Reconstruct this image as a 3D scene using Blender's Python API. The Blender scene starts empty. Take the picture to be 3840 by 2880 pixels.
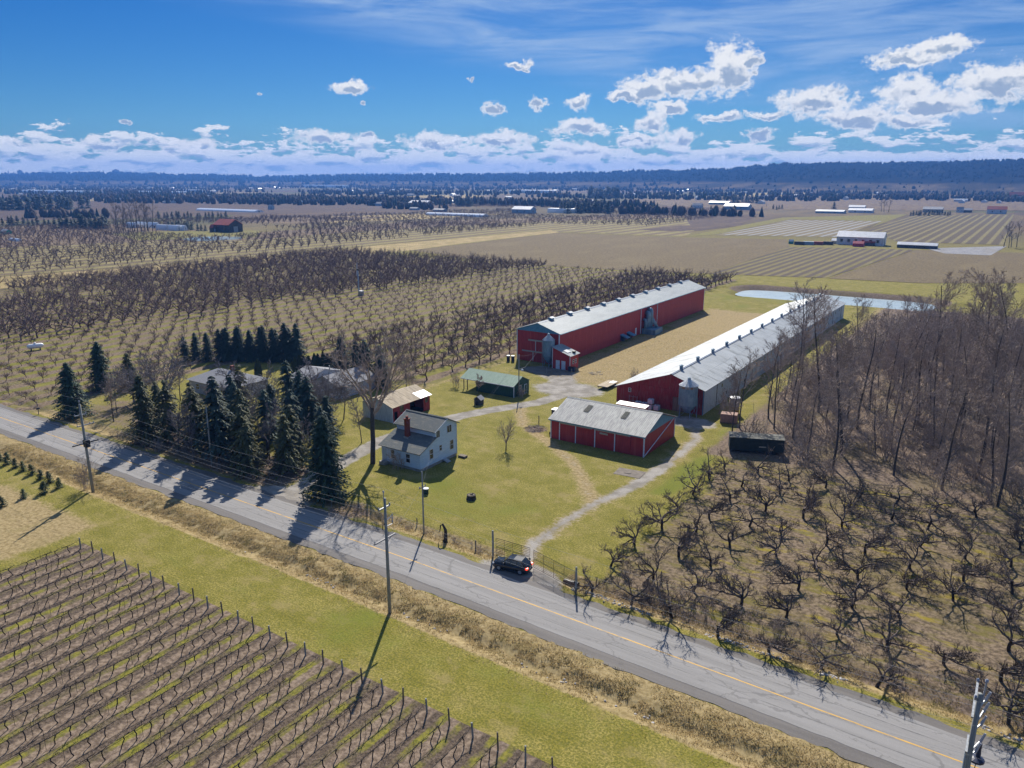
import bpy, math, random
import numpy as np
from mathutils import Vector, Matrix
SC = bpy.context.scene
COL = SC.collection
# ------------------------------------------------------------------ camera
# world frame: X runs along the road, Y away from it; the camera hovers 47 m above the origin
F_PX, HOR, CAM_H, YAW = 2900.0, 668.0, 47.0, math.radians(33.7)
PITCH = math.atan((1440 - HOR) / F_PX)
cam = bpy.data.cameras.new('camera'); camo = bpy.data.objects.new('camera', cam); COL.objects.link(camo)
cam.sensor_width = 36; cam.lens = 36 * F_PX / 3840; cam.clip_start = 0.5; cam.clip_end = 60000
camo.location = (0, 0, CAM_H); camo.rotation_euler = (math.pi / 2 - PITCH, 0, YAW)
SC.camera = camo
# ------------------------------------------------------------------ light
SUN_EL, SUN_AZ = math.radians(38.5), math.radians(31.0)   # azimuth: counter-clockwise from +Y
sun_dir = Vector((-math.sin(SUN_AZ) * math.cos(SUN_EL), math.cos(SUN_AZ) * math.cos(SUN_EL), math.sin(SUN_EL)))
sl = bpy.data.lights.new('sun', 'SUN'); sl.energy = 5.0; sl.angle = math.radians(0.53); sl.color = (1, .93, .82)
so = bpy.data.objects.new('sun', sl); COL.objects.link(so)
so.rotation_euler = (-sun_dir).to_track_quat('-Z', 'Y').to_euler()
SC.view_settings.view_transform = 'Standard'; SC.view_settings.look = 'None'
SC.view_settings.exposure = 0.5; SC.view_settings.gamma = 1; SC.view_settings.use_curve_mapping = False
SC.cycles.use_denoising = True
SC.cycles.max_bounces = 5; SC.cycles.diffuse_bounces = 2; SC.cycles.glossy_bounces = 2
SC.cycles.transmission_bounces = 2; SC.cycles.transparent_max_bounces = 4; SC.cycles.volume_bounces = 0

class NT:
    """tiny node-tree helper"""
    def __init__(s, tree): s.t = tree; s.n = tree.nodes; s.l = tree.links
    def add(s, typ, **kw):
        n = s.n.new(typ)
        for k, v in kw.items(): setattr(n, k, v)
        return n
    def put(s, sock, v):
        if isinstance(v, bpy.types.NodeSocket): s.l.new(v, sock)
        elif v is not None:
            if isinstance(v, (tuple, list)) and len(v) == 3 and sock.type == 'RGBA': v = (*v, 1)
            sock.default_value = v
    def math(s, op, a, b=None, c=None, clamp=False):
        n = s.add('ShaderNodeMath', operation=op); n.use_clamp = clamp
        for i, v in enumerate((a, b, c)):
            if v is not None: s.put(n.inputs[i], v)
        return n.outputs[0]
    def vmath(s, op, a, b=None):
        n = s.add('ShaderNodeVectorMath', operation=op); s.put(n.inputs[0], a)
        if b is not None: s.put(n.inputs[1], b)
        return n.outputs['Value'] if op in ('LENGTH', 'DOT_PRODUCT') else n.outputs[0]
    def mix(s, f, a, b, blend='MIX'):
        n = s.add('ShaderNodeMix', data_type='RGBA', blend_type=blend)
        s.put(n.inputs[0], f); s.put(n.inputs[6], a); s.put(n.inputs[7], b); return n.outputs[2]
    def noise(s, vec, scale, detail=4, rough=.55, dist=0, col=False):
        n = s.add('ShaderNodeTexNoise'); s.put(n.inputs['Vector'], vec); s.put(n.inputs['Scale'], scale)
        n.inputs['Detail'].default_value = detail; n.inputs['Roughness'].default_value = rough
        n.inputs['Distortion'].default_value = dist
        return n.outputs['Color' if col else 'Fac']
    def ramp(s, f, lo, hi, a=0., b=1., smooth=True):
        n = s.add('ShaderNodeMapRange'); n.interpolation_type = 'SMOOTHSTEP' if smooth else 'LINEAR'
        for i, v in enumerate((f, lo, hi, a, b)): s.put(n.inputs[i], v)
        return n.outputs[0]
    def mapv(s, vec, scale=(1, 1, 1), loc=(0, 0, 0), rot=(0, 0, 0)):
        n = s.add('ShaderNodeMapping'); s.put(n.inputs['Vector'], vec)
        n.inputs['Scale'].default_value = scale; n.inputs['Location'].default_value = loc; n.inputs['Rotation'].default_value = rot
        return n.outputs[0]

# ------------------------------------------------------------------ sky
world = bpy.data.worlds.new('World'); SC.world = world; world.use_nodes = True
W = NT(world.node_tree); W.n.clear()
out = W.add('ShaderNodeOutputWorld'); bg = W.add('ShaderNodeBackground'); bg.inputs['Strength'].default_value = 0.07
world.cycles.sampling_method = 'NONE'
sky = W.add('ShaderNodeTexSky', sky_type='NISHITA'); sky.sun_disc = False
sky.sun_elevation = SUN_EL; sky.sun_rotation = -SUN_AZ; sky.air_density = 1.0; sky.dust_density = 0.35; sky.ozone_density = 3.0; sky.altitude = 300
hs = W.add('ShaderNodeHueSaturation'); hs.inputs['Saturation'].default_value = 1.55; hs.inputs['Value'].default_value = .62
W.l.new(sky.outputs[0], hs.inputs['Color'])
skyc = W.mix(1.0, hs.outputs[0], (.36, .70, 1.08), 'MULTIPLY')
dirv = W.mapv(W.add('ShaderNodeTexCoord').outputs['Generated'], rot=(0, 0, -YAW))
sx = W.add('ShaderNodeSeparateXYZ'); W.l.new(dirv, sx.inputs[0])
az = W.math('ARCTAN2', sx.outputs[0], sx.outputs[1]); el = W.math('ARCSINE', sx.outputs[2])
cq = W.add('ShaderNodeCombineXYZ'); W.l.new(az, cq.inputs[0]); W.l.new(el, cq.inputs[1]); q = cq.outputs[0]
# thin high veil above a slanting edge, in streaks
edge = W.math('SUBTRACT', el, W.math('SUBTRACT', .112, W.math('MULTIPLY', az, .17)))
edge = W.math('ADD', edge, W.math('MULTIPLY', W.math('SUBTRACT', W.noise(W.mapv(q, (3, 10, 1), rot=(0, 0, .2)), 1.0, 3), .5), .05))
veil = W.ramp(edge, -.004, .05)
streak = W.noise(W.mapv(q, (5, 40, 1), rot=(0, 0, .22)), 1.0, 7, .62, .6)
veil = W.math('MULTIPLY', veil, W.ramp(streak, .34, .72, .10, .85))
col = W.mix(veil, skyc, (3.6, 5.2, 7.8))
# cumulus puffs: (x, y, half width, half height) in sky degrees-like picture units, kept as world directions
puffs = [(760,187,42,13),(1120,141,34,8),(1065,232,20,14),(1160,221,24,14),(1245,219,33,14),(1480,180,115,30),(1575,150,48,52),
 (1392,196,66,24),(1345,208,36,13),(1415,263,36,22),(1445,232,44,14),(1255,276,62,17),(1760,221,78,28),(1970,200,62,34),(2015,226,92,24),
 (1850,256,72,22),(1655,246,46,9),(1560,251,52,10),(2160,177,82,32),(2030,102,56,20),(1960,128,70,16),(790,300,28,11),(695,297,62,14),(940,306,72,20),
 (1080,301,76,17),(1380,300,52,18),(1472,300,36,20),(155,302,18,5),(270,260,14,5),(225,312,52,12),(30,313,40,10),(560,204,10,4),(1262,330,64,24),
 (1640,291,30,14),(400,318,60,16),(1960,262,60,10),(1620,140,30,16),(785,222,8,4),(1016,172,8,3)]
warp = W.vmath('MULTIPLY', W.vmath('SUBTRACT', W.noise(q, 38, 6, .62, col=True), (.5, .5, .5)), (.045, .028, 0))
qw = W.vmath('ADD', q, warp)
field = field2 = None
for (x, y, hw, hh) in puffs:
    xs, ys = x * 1.736, y * 1.736
    d = Vector(((xs - 1920) / F_PX, math.cos(PITCH) - (ys - 1440) / F_PX * math.sin(PITCH), -math.sin(PITCH) - (ys - 1440) / F_PX * math.cos(PITCH))).normalized()
    a0, e0 = math.atan2(d.x, d.y), math.asin(d.z); sw, sh = hw * 1.736 / F_PX * 1.15, hh * 1.736 / F_PX * 1.25
    v = W.math('SUBTRACT', 1.0, W.vmath('LENGTH', W.mapv(qw, (1 / sw, 1 / sh, 1), (-a0 / sw, -e0 / sh, 0))))
    field = v if field is None else W.math('MAXIMUM', field, v)
    if hw > 30:
        v2 = W.math('SUBTRACT', 1.0, W.vmath('LENGTH', W.mapv(qw, (1 / sw, 1 / sh, 1), (-a0 / sw, -e0 / sh - .45, 0))))
        field2 = v2 if field2 is None else W.math('MAXIMUM', field2, v2)
lump = W.noise(W.mapv(q, (1, 1.35, 1)), 62, 9, .66)
dens = W.math('ADD', field, W.math('MULTIPLY', W.math('SUBTRACT', lump, .5), 1.75))
cum = W.ramp(dens, .06, .48)
above = W.noise(W.mapv(q, (1, 1.35, 1), (0, .011, 0)), 62, 5, .6)          # thicker cloud just above means we look at an underside
relief = W.math('SUBTRACT', above, W.noise(W.mapv(q, (1, 1.35, 1), (0, -.006, 0)), 62, 5, .6))
base = W.ramp(W.math('ADD', W.math('SUBTRACT', field, field2), W.math('MULTIPLY', W.math('SUBTRACT', lump, .5), .7)), .12, .42)     # the low side of each puff
shade = W.math('MULTIPLY', W.ramp(dens, .2, .55), W.math('MAXIMUM', W.math('MULTIPLY', W.ramp(relief, .03, .22), .7), W.math('MULTIPLY', base, W.ramp(dens, .3, .6))))
ccol = W.mix(W.math('MULTIPLY', shade, .75), (9.4, 9.4, 9.3), (1.7, 2.9, 4.7))
col = W.mix(W.math('MULTIPLY', cum, .96), col, ccol)
# the bank of small cumulus low on the horizon, all the way round
bn = W.noise(W.mapv(q, (24, 78, 1)), 1.0, 9, .66, .1)
bank = W.math('ADD', W.math('SUBTRACT', bn, .5), W.math('MULTIPLY', W.math('SUBTRACT', .040, el), 5.5))
bmask = W.math('MULTIPLY', W.ramp(bank, -.012, .035), W.ramp(el, -.004, .001))
bsh = W.ramp(W.math('SUBTRACT', W.noise(W.mapv(q, (24, 78, 1), (0, .42, 0)), 1.0, 6, .62), W.noise(W.mapv(q, (24, 78, 1), (0, -.12, 0)), 1.0, 6, .62)), .0, .16)
bcol = W.mix(W.math('MULTIPLY', bsh, .8), (9.6, 9.7, 9.7), (2.9, 4.1, 5.9))
col = W.mix(W.math('MULTIPLY', bmask, .9), col, bcol)
W.l.new(col, bg.inputs['Color']); W.l.new(bg.outputs[0], out.inputs['Surface'])

# ------------------------------------------------------------------ pixel -> place
def px(x, y, z=0.0):
    """photo pixel (3840 wide) to the point at height z it shows"""
    dx, dy = (x - 1920) / F_PX, -(y - 1440) / F_PX
    d = (dx, math.cos(PITCH) + dy * math.sin(PITCH), -math.sin(PITCH) + dy * math.cos(PITCH))
    k = (z - CAM_H) / d[2]; X, Y = d[0] * k, d[1] * k
    c, s = math.cos(YAW), math.sin(YAW)
    return (X * c - Y * s, X * s + Y * c)
def dp(x, y, z=0.0): return px(x * 1.736, y * 1.736, z)
def vdist(x, y):
    """depth along the view axis of a ground point"""
    return (-x * math.sin(YAW) + y * math.cos(YAW))

# ------------------------------------------------------------------ materials
MATS = {}
def mat(name, c1, c2=None, scale=4., rough=.8, bump=0., bscale=None, metal=0., detail=6, stretch=(1, 1, 1), lo=.35, hi=.65, spec=.35, rnd=0., c3=None, s3=1., world_co=False, coat=0.):
    if name in MATS: return MATS[name]
    m = bpy.data.materials.new(name); m.use_nodes = True; T = NT(m.node_tree); b = T.n['Principled BSDF']
    co = T.add('ShaderNodeNewGeometry').outputs['Position'] if world_co else T.add('ShaderNodeTexCoord').outputs['Object']
    co2 = T.mapv(co, stretch)
    c = c1
    if c2 is not None: c = T.mix(T.ramp(T.noise(co2, scale, detail), lo, hi), c1, c2)
    if c3 is not None: c = T.mix(T.ramp(T.noise(T.mapv(co, stretch, (7, 3, 1)), s3, 4), .52, .7), c, c3)
    if rnd:
        oi = T.add('ShaderNodeObjectInfo').outputs['Random']
        h = T.add('ShaderNodeHueSaturation'); T.put(h.inputs['Color'], c); T.put(h.inputs['Value'], T.math('MULTIPLY_ADD', oi, rnd * 2, 1 - rnd)); c = h.outputs[0]
    T.put(b.inputs['Base Color'], c); b.inputs['Roughness'].default_value = rough; b.inputs['Metallic'].default_value = metal
    b.inputs['Specular IOR Level'].default_value = spec
    if coat: b.inputs['Coat Weight'].default_value = coat; b.inputs['Coat Roughness'].default_value = .05
    if bump:
        bn = T.add('ShaderNodeBump'); bn.inputs['Strength'].default_value = bump; bn.inputs['Distance'].default_value = .05
        T.put(bn.inputs['Height'], T.noise(co2, bscale or scale * 4, 5)); T.l.new(bn.outputs[0], b.inputs['Normal'])
    MATS[name] = m; return m

red = mat('red_siding', (.42, .032, .038), (.30, .022, .028), 3, .55, .12, 14, stretch=(3, 3, .25), c3=(.42, .05, .05), s3=.4)
red_old = mat('old_red_boards', (.33, .033, .034), (.20, .022, .024), 3, .8, .2, 18, stretch=(4, 4, .3), c3=(.28, .12, .10), s3=2)
blue_trim = mat('slate_blue_metal', (.075, .23, .36), (.10, .28, .42), 2, .45, metal=.1)
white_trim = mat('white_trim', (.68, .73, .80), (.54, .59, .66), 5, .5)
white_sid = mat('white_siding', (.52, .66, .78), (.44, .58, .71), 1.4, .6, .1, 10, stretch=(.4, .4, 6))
white_old = mat('weathered_white_boards', (.50, .57, .62), (.34, .40, .45), 2.2, .8, .2, 10, stretch=(5, 5, .4))
galv = mat('galvanised_roof', (.31, .345, .355), (.26, .295, .31), .7, .6, .06, 6, metal=.05, stretch=(1, .25, 1), c3=(.235, .265, .28), s3=.3, world_co=True)
galv_dirty = mat('stained_metal_roof', (.37, .40, .42), (.31, .34, .36), .8, .58, .05, 6, metal=.05, stretch=(.3, 1, 1), c3=(.19, .21, .215), s3=.45, rnd=.08, world_co=True)
zinc_old = mat('dull_corrugated_iron', (.43, .43, .41), (.27, .275, .265), 1.6, .65, .12, 6, metal=.05, stretch=(2.2, .18, 1), c3=(.40, .40, .38), s3=1.2, world_co=True)
galv_bin = mat('galvanised_bin', (.17, .28, .37), (.12, .21, .29), 2.5, .5, .1, 8, metal=.15, stretch=(1, 1, .4), c3=(.24, .34, .41), s3=.8)
galv_cone = mat('galvanised_cone', (.50, .52, .53), (.36, .38, .39), 3, .38, metal=.6)
rust = mat('rusty_steel', (.20, .11, .06), (.11, .07, .05), 4, .8)
shingle = mat('grey_shingles', (.17, .185, .18), (.10, .115, .115), 9, .9, .4, 30, stretch=(1, 3, 1), c3=(.22, .21, .18), s3=.8)
shingle_b = mat('pale_grey_shingles', (.27, .27, .29), (.20, .21, .23), 5, .9, .2, 20)
green_wall = mat('dark_green_boards', (.022, .085, .062), (.014, .055, .045), 3, .7, .15, 10, stretch=(3, 3, .3))
green_roof = mat('pale_green_roof', (.24, .36, .27), (.18, .29, .21), 2, .6, .1, 8, stretch=(3, .3, 1))
plywood = mat('weathered_plywood', (.44, .36, .25), (.34, .27, .18), 1.5, .8, .1, 8, stretch=(.5, 2, 1), c3=(.27, .22, .16), s3=.9, rnd=.16)
white_sheet = mat('bright_white_sheet', (.82, .82, .82), (.76, .77, .78), 3, .4)
glazing = mat('greenhouse_plastic', (.84, .85, .87), (.78, .80, .82), .3, .28, spec=1.0, coat=.6)
wood = mat('weathered_wood', (.20, .165, .12), (.12, .10, .075), 3, .85, .2, 12, stretch=(4, 4, .25))
pole_wood = mat('utility_pole_wood', (.30, .31, .29), (.20, .21, .20), 3, .85, .2, 12, stretch=(6, 6, .3))
door_wood = mat('old_grey_door_boards', (.27, .22, .17), (.17, .14, .11), 3, .85, .2, 10, stretch=(6, 6, .3))
concrete = mat('concrete', (.34, .32, .29), (.25, .24, .22), 2, .9, .15, 12)
brick = mat('red_brick', (.22, .055, .035), (.14, .035, .028), 9, .85, .2, 20)
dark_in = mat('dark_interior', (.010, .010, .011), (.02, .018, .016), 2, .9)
glass = mat('window_glass', (.015, .022, .03), None, rough=.06, spec=.8)
metal_d = mat('dark_metal', (.035, .037, .04), (.02, .02, .022), 5, .5, metal=.5)
metal_l = mat('grey_metal', (.38, .40, .42), (.28, .30, .32), 4, .45, metal=.5)
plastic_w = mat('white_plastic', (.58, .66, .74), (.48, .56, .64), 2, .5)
plastic_bk = mat('black_plastic', (.014, .016, .022), (.022, .024, .03), 5, .5)
plastic_bl = mat('dark_blue_plastic', (.012, .022, .055), (.02, .03, .07), 5, .45)
bark = mat('orchard_bark', (.050, .040, .034), (.028, .023, .021), 6, .9, .3, 25)
bark_t = mat('forest_bark', (.085, .075, .066), (.05, .044, .04), 4, .9, .3, 20)
twig = mat('brown_twigs', (.37, .30, .255), (.24, .19, .16), 2, .9, rnd=.18)
twig_dk = mat('dark_orchard_twigs', (.15, .115, .098), (.08, .062, .055), 2, .9, rnd=.2)
twig_gy = mat('grey_twigs', (.26, .23, .225), (.16, .14, .14), 2, .9)
twig_or = mat('orchard_twigs', (.18, .125, .11), (.10, .07, .064), .8, .9, rnd=.2)
needle = mat('spruce_needles', (.028, .056, .03), (.045, .082, .042), 1.2, .75, rnd=.25, c3=(.03, .055, .026), s3=.6)
needle_o = mat('olive_needles', (.075, .080, .028), (.045, .055, .022), 1.0, .75, rnd=.2, c3=(.12, .11, .035), s3=.5)
needle_b = mat('blue_green_needles', (.032, .06, .046), (.05, .082, .058), 1.0, .75, rnd=.2)
cedar = mat('cedar_foliage', (.024, .04, .016), (.014, .027, .012), 2, .8, rnd=.15)
sap_f = mat('sapling_needles', (.055, .085, .022), (.03, .055, .018), 3, .75, rnd=.3)
vine_m = mat('vine_wood', (.040, .034, .032), (.022, .020, .020), 7, .9)
wire_m = mat('wire', (.20, .21, .22), None, rough=.8, metal=0.)
wire_d = mat('dark_wire', (.05, .05, .055), None, rough=.5, metal=.4)
insul = mat('grey_insulator', (.36, .38, .44), (.25, .27, .33), 6, .35)
dry_tuft = mat('dry_grass_blades', (.50, .385, .20), (.37, .29, .14), .7, .9, world_co=True, c3=(.24, .21, .08), s3=.5)

# ------------------------------------------------------------------ mesh helpers
class MB:
    def __init__(s): s.v = []; s.f = []
    def add(s, vs, fs):
        o = len(s.v); s.v += [tuple(p) for p in vs]; s.f += [tuple(i + o for i in f) for f in fs]; return s
    def box(s, x0, x1, y0, y1, z0, z1):
        return s.add([(x0,y0,z0),(x1,y0,z0),(x1,y1,z0),(x0,y1,z0),(x0,y0,z1),(x1,y0,z1),(x1,y1,z1),(x0,y1,z1)],
                     [(3,2,1,0),(4,5,6,7),(0,1,5,4),(1,2,6,5),(2,3,7,6),(3,0,4,7)])
    def prism(s, prof, axis, lo, hi):
        """profile in the plane across axis ('x': points are (y,z); 'y': (x,z); 'z': (x,y)) swept from lo to hi"""
        n = len(prof)
        def P(p, t): return {'x': (t, p[0], p[1]), 'y': (p[0], t, p[1]), 'z': (p[0], p[1], t)}[axis]
        vs = [P(p, lo) for p in prof] + [P(p, hi) for p in prof]
        fs = [tuple(range(n)), tuple(range(2 * n - 1, n - 1, -1))] + [(i, i + n, (i + 1) % n + n, (i + 1) % n) for i in range(n)]
        return s.add(vs, fs)
    def tube(s, pts, rad, n=6, cap=True):
        pts = [Vector(p) for p in pts]; rad = rad if isinstance(rad, (list, tuple)) else [rad] * len(pts); vs = []; fs = []
        for i, p in enumerate(pts):
            t = (pts[min(i + 1, len(pts) - 1)] - pts[max(i - 1, 0)])
            t = t.normalized() if t.length > 1e-9 else Vector((0, 0, 1))
            a = t.cross(Vector((.13, .31, .94)) if abs(t.z) < .9 else Vector((1, .2, .1))).normalized(); b = t.cross(a)
            for k in range(n):
                w = 2 * math.pi * k / n; vs.append(p + (a * math.cos(w) + b * math.sin(w)) * rad[i])
        for i in range(len(pts) - 1):
            for k in range(n):
                fs.append((i * n + k, i * n + (k + 1) % n, (i + 1) * n + (k + 1) % n, (i + 1) * n + k))
        if cap and n > 2:
            fs.append(tuple(range(n))[::-1]); fs.append(tuple((len(pts) - 1) * n + k for k in range(n)))
        return s.add(vs, fs)
    def lathe(s, prof, n=24, c=(0, 0), cap=True):
        """(radius, z) profile turned about a vertical axis"""
        vs = []; fs = []
        for r, z in prof:
            for k in range(n):
                w = 2 * math.pi * k / n; vs.append((c[0] + r * math.cos(w), c[1] + r * math.sin(w), z))
        for i in range(len(prof) - 1):
            for k in range(n): fs.append((i * n + k, i * n + (k + 1) % n, (i + 1) * n + (k + 1) % n, (i + 1) * n + k))
        if cap: fs.append(tuple(range(n))[::-1]); fs.append(tuple((len(prof) - 1) * n + k for k in range(n)))
        return s.add(vs, fs)
    def slab(s, a, b, c, d, th):
        """thick sheet through four corners (counter-clockwise seen from above)"""
        A, B, C, D_ = map(Vector, (a, b, c, d)); nn = (B - A).cross(D_ - A).normalized() * th
        return s.add([A, B, C, D_, A - nn, B - nn, C - nn, D_ - nn], [(0,1,2,3),(7,6,5,4),(0,4,5,1),(1,5,6,2),(2,6,7,3),(3,7,4,0)])
    def ribbed(s, a, b, c, d, step=.5, h=.035, th=.05):
        """corrugated sheet: ribs run from edge a-b up to edge d-c, spaced along a-b"""
        A, B, C, D_ = map(Vector, (a, b, c, d)); nn = (B - A).cross(D_ - A).normalized()
        L = (B - A).length; n = max(2, int(L / step)); vs = []; fs = []
        prof = []
        for i in range(n):
            for t, z in ((0, 0), (.62, 0), (.74, h), (.88, h)): prof.append(((i + t) / n, z))
        prof.append((1, 0))
        for t, z in prof:
            p, r = A.lerp(B, t), D_.lerp(C, t); vs += [p + nn * z, r + nn * z, p - nn * th, r - nn * th]
        m = len(prof)
        for i in range(m - 1):
            o, w = i * 4, i * 4 + 4
            fs += [(o, w, w + 1, o + 1), (o + 2, o + 3, w + 3, w + 2), (o, o + 2, w + 2, w), (o + 1, w + 1, w + 3, o + 3)]
        e = (m - 1) * 4; fs += [(0, 1, 3, 2), (e, e + 2, e + 3, e + 1)]
        return s.add(vs, fs)
    def mesh(s, name, m, smooth=False):
        me = bpy.data.meshes.new(name); me.from_pydata(s.v, [], s.f); me.materials.append(m)
        if smooth: me.polygons.foreach_set('use_smooth', [True] * len(me.polygons))
        me.update(); return me
    def tris(s):
        t = []
        for f in s.f:
            for i in range(1, len(f) - 1): t.append((f[0], f[i], f[i + 1]))
        return np.array(s.v, dtype=np.float32), np.array(t, dtype=np.int32)

def link(name, data, parent=None, loc=(0, 0, 0), rz=0.):
    o = bpy.data.objects.new(name, data); COL.objects.link(o); o.location = loc; o.rotation_euler = (0, 0, rz)
    if parent: o.parent = parent
    return o
def tag(o, label, cat=None, group=None, kind=None):
    if label: o['label'] = label
    if cat: o['category'] = cat
    if group: o['group'] = group
    if kind: o['kind'] = kind
    return o
def thing(name, label, cat, loc=(0, 0, 0), rz=0., group=None):
    return tag(link(name, None, None, loc, rz), label, cat, group)
def part(name, mb, m, parent, smooth=False, loc=(0, 0, 0), rz=0.):
    return link(name, mb.mesh(name, m, smooth), parent, loc, rz)
def solo(name, mb, m, label, cat, loc=(0, 0, 0), rz=0., group=None, smooth=False):
    return tag(link(name, mb.mesh(name, m, smooth), None, loc, rz), label, cat, group)
def struct(name, mb, m): return tag(link(name, mb.mesh(name, m)), None, kind='structure')
def copy_tree(o, loc=None, rz=None, sc=None, label=None, parent=None):
    c = o.copy(); COL.objects.link(c)
    if parent is not None: c.parent = parent
    if loc is not None: c.location = loc
    if rz is not None: c.rotation_euler = (o.rotation_euler[0], o.rotation_euler[1], rz)
    if sc is not None: c.scale = sc
    if label: c['label'] = label
    for ch in [k for k in o.children]: copy_tree(ch, parent=c)
    return c
def merged(name, variants, places, mats_, label, kind='stuff', cat=None):
    """one mesh holding many transformed copies: variants = [(verts, tris)], places = [(variant, x, y, z, rot, scale_xy, scale_z)]"""
    V, T, n = [], [], 0
    for (k, x, y, z, r, s, sz) in places:
        v, t = variants[k]; c, sn = math.cos(r) * s, math.sin(r) * s
        w = np.empty_like(v); w[:, 0] = v[:, 0] * c - v[:, 1] * sn + x; w[:, 1] = v[:, 0] * sn + v[:, 1] * c + y; w[:, 2] = v[:, 2] * sz + z
        V.append(w); T.append(t + n); n += len(v)
    if not V: return None
    return raw_mesh(name, np.concatenate(V), np.concatenate(T), mats_, label, kind, cat)
def raw_mesh(name, V, T, m, label, kind='stuff', cat=None, smooth=False):
    me = bpy.data.meshes.new(name); me.vertices.add(len(V)); me.vertices.foreach_set('co', V.astype(np.float32).ravel())
    k = T.shape[1]; me.loops.add(len(T) * k); me.loops.foreach_set('vertex_index', T.astype(np.int32).ravel())
    me.polygons.add(len(T)); me.polygons.foreach_set('loop_start', np.arange(0, len(T) * k, k, dtype=np.int32))
    if smooth: me.polygons.foreach_set('use_smooth', np.ones(len(T), dtype=bool))
    me.materials.append(m); me.update(calc_edges=True); me.validate()
    return tag(link(name, me), label, cat, kind=kind)
# fast smooth value noise for placing and relief
_rs = np.random.RandomState(5); _G = _rs.rand(256, 256)
def vnoise(x, y):
    x = np.asarray(x, float); y = np.asarray(y, float); xi, yi = np.floor(x).astype(int), np.floor(y).astype(int); fx, fy = x - xi, y - yi
    fx, fy = fx * fx * (3 - 2 * fx), fy * fy * (3 - 2 * fy); g = lambda a, b: _G[a % 256, b % 256]
    return (g(xi, yi) * (1 - fx) + g(xi + 1, yi) * fx) * (1 - fy) + (g(xi, yi + 1) * (1 - fx) + g(xi + 1, yi + 1) * fx) * fy
def fnoise(x, y, o=3): return sum(vnoise(x * 2 ** k + 17 * k, y * 2 ** k + 5 * k) / 2 ** k for k in range(o)) / sum(.5 ** k for k in range(o))

# blades of grass let light through
_t = NT(dry_tuft.node_tree); _b = _t.n['Principled BSDF']; _tr = _t.add('ShaderNodeBsdfTranslucent'); _mx = _t.add('ShaderNodeMixShader'); _mx.inputs[0].default_value = .55
_src = _b.inputs['Base Color'].links[0].from_socket; _t.l.new(_src, _tr.inputs['Color']); _o = _t.n['Material Output']
_t.l.new(_b.outputs[0], _mx.inputs[1]); _t.l.new(_tr.outputs[0], _mx.inputs[2]); _t.l.new(_mx.outputs[0], _o.inputs['Surface'])
# ------------------------------------------------------------------ ground
def yc(x): return 67.2 - np.clip((np.asarray(x, float) + 60) * .023, 0, 6)
def axis(parts):
    o = [parts[0][0]]
    for a, b, st in parts: n = max(1, int(round((b - a) / st))); o += list(np.linspace(a, b, n + 1)[1:])
    return np.array(o)
gx = axis([(-8200,-6000,1100),(-6000,-1500,500),(-1500,-420,40),(-420,-180,3),(-180,16,.62),(16,120,5),(120,1500,60),(1500,6000,500),(6000,8200,1100)])
gy = axis([(-3000,-200,400),(-200,10,15),(10,82,.5),(82,160,.85),(160,372,1.7),(372,1200,20),(1200,6000,200),(6000,8200,1100)])
GX, GY = np.meshgrid(gx, gy, indexing='ij')
def pdist(pts):
    d = np.full(GX.shape, 1e9)
    for (ax, ay), (bx, by) in zip(pts[:-1], pts[1:]):
        vx, vy = bx - ax, by - ay; t = np.clip(((GX - ax) * vx + (GY - ay) * vy) / (vx * vx + vy * vy), 0, 1)
        d = np.minimum(d, np.hypot(GX - ax - t * vx, GY - ay - t * vy))
    return d
def soft(d, w, e): return np.clip((w + e - d) / (2 * e), 0, 1)
def rect(x0, x1, y0, y1, e=1.):
    return np.clip((np.minimum(np.minimum(GX - x0, x1 - GX), np.minimum(GY - y0, y1 - GY)) + e) / (2 * e), 0, 1)
drive_main = [(-90.5,66),(-90,74),(-93.5,88),(-95.5,100),(-94.5,112),(-92,122),(-88,130.5),(-84.5,137),(-83.2,147)]
drive_loop = [(-86,132),(-79,122.3),(-69.5,116.2),(-61.5,110.4),(-55,103.2),(-49.4,96)]
drive_fld = [(-46.3,70),(-48,75),(-49.6,80),(-49.8,87),(-49.2,95.4),(-47.1,105.5),(-46.6,118),(-47.2,132),(-51,143)]
dm, dl, df = pdist(drive_main), pdist(drive_loop), pdist(drive_fld)
n1 = fnoise(GX * .35, GY * .35); n2 = fnoise(GX * .09 + 40, GY * .09)
gravel = np.maximum.reduce([soft(dm, 1.9, 1.3), soft(dl, .9, 2.2) * .62, soft(df, 1.3, 2.2) * .78 * (GY > 74), soft(np.abs(df), 1.5, 1.5) * .8 * (GY > 100) * (GY < 118),
    soft(np.hypot((GX + 84.5) * .75, (GY - 150)), 6.2, 3.5), soft(pdist([(-85, 150), (-91, 158), (-100, 163)]), 3.6, 2.5) * .85, soft(np.hypot((GX + 97) * .5, (GY - 162.5)), 3.8, 2), soft(np.hypot((GX + 52) * .7, (GY - 142)), 4, 2) * .8,
    soft(np.hypot((GX + 46.5) * .55, GY - 71.6), 3.2, 1.2), soft(np.hypot((GX + 90.5) * .5, GY - 71.5), 3.2, 1.2)])
mud = np.maximum(soft(np.hypot((GX + 98) * .5, GY - 162), 4.5, 2) * .7, soft(np.hypot((GX + 84) * .9, GY - 151), 4, 3) * .25)
YC = yc(GX)
verge_n = soft(np.abs(GY - (YC - 8.0)), 3.2, .9)
verge_f = soft(np.abs(GY - (YC + 7.2)), 1.9, .8) * (1 - soft(np.abs(GX + 90.5), 4.5, 1)) * (1 - soft(np.abs(GX + 46.5), 4.5, 1))
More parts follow.
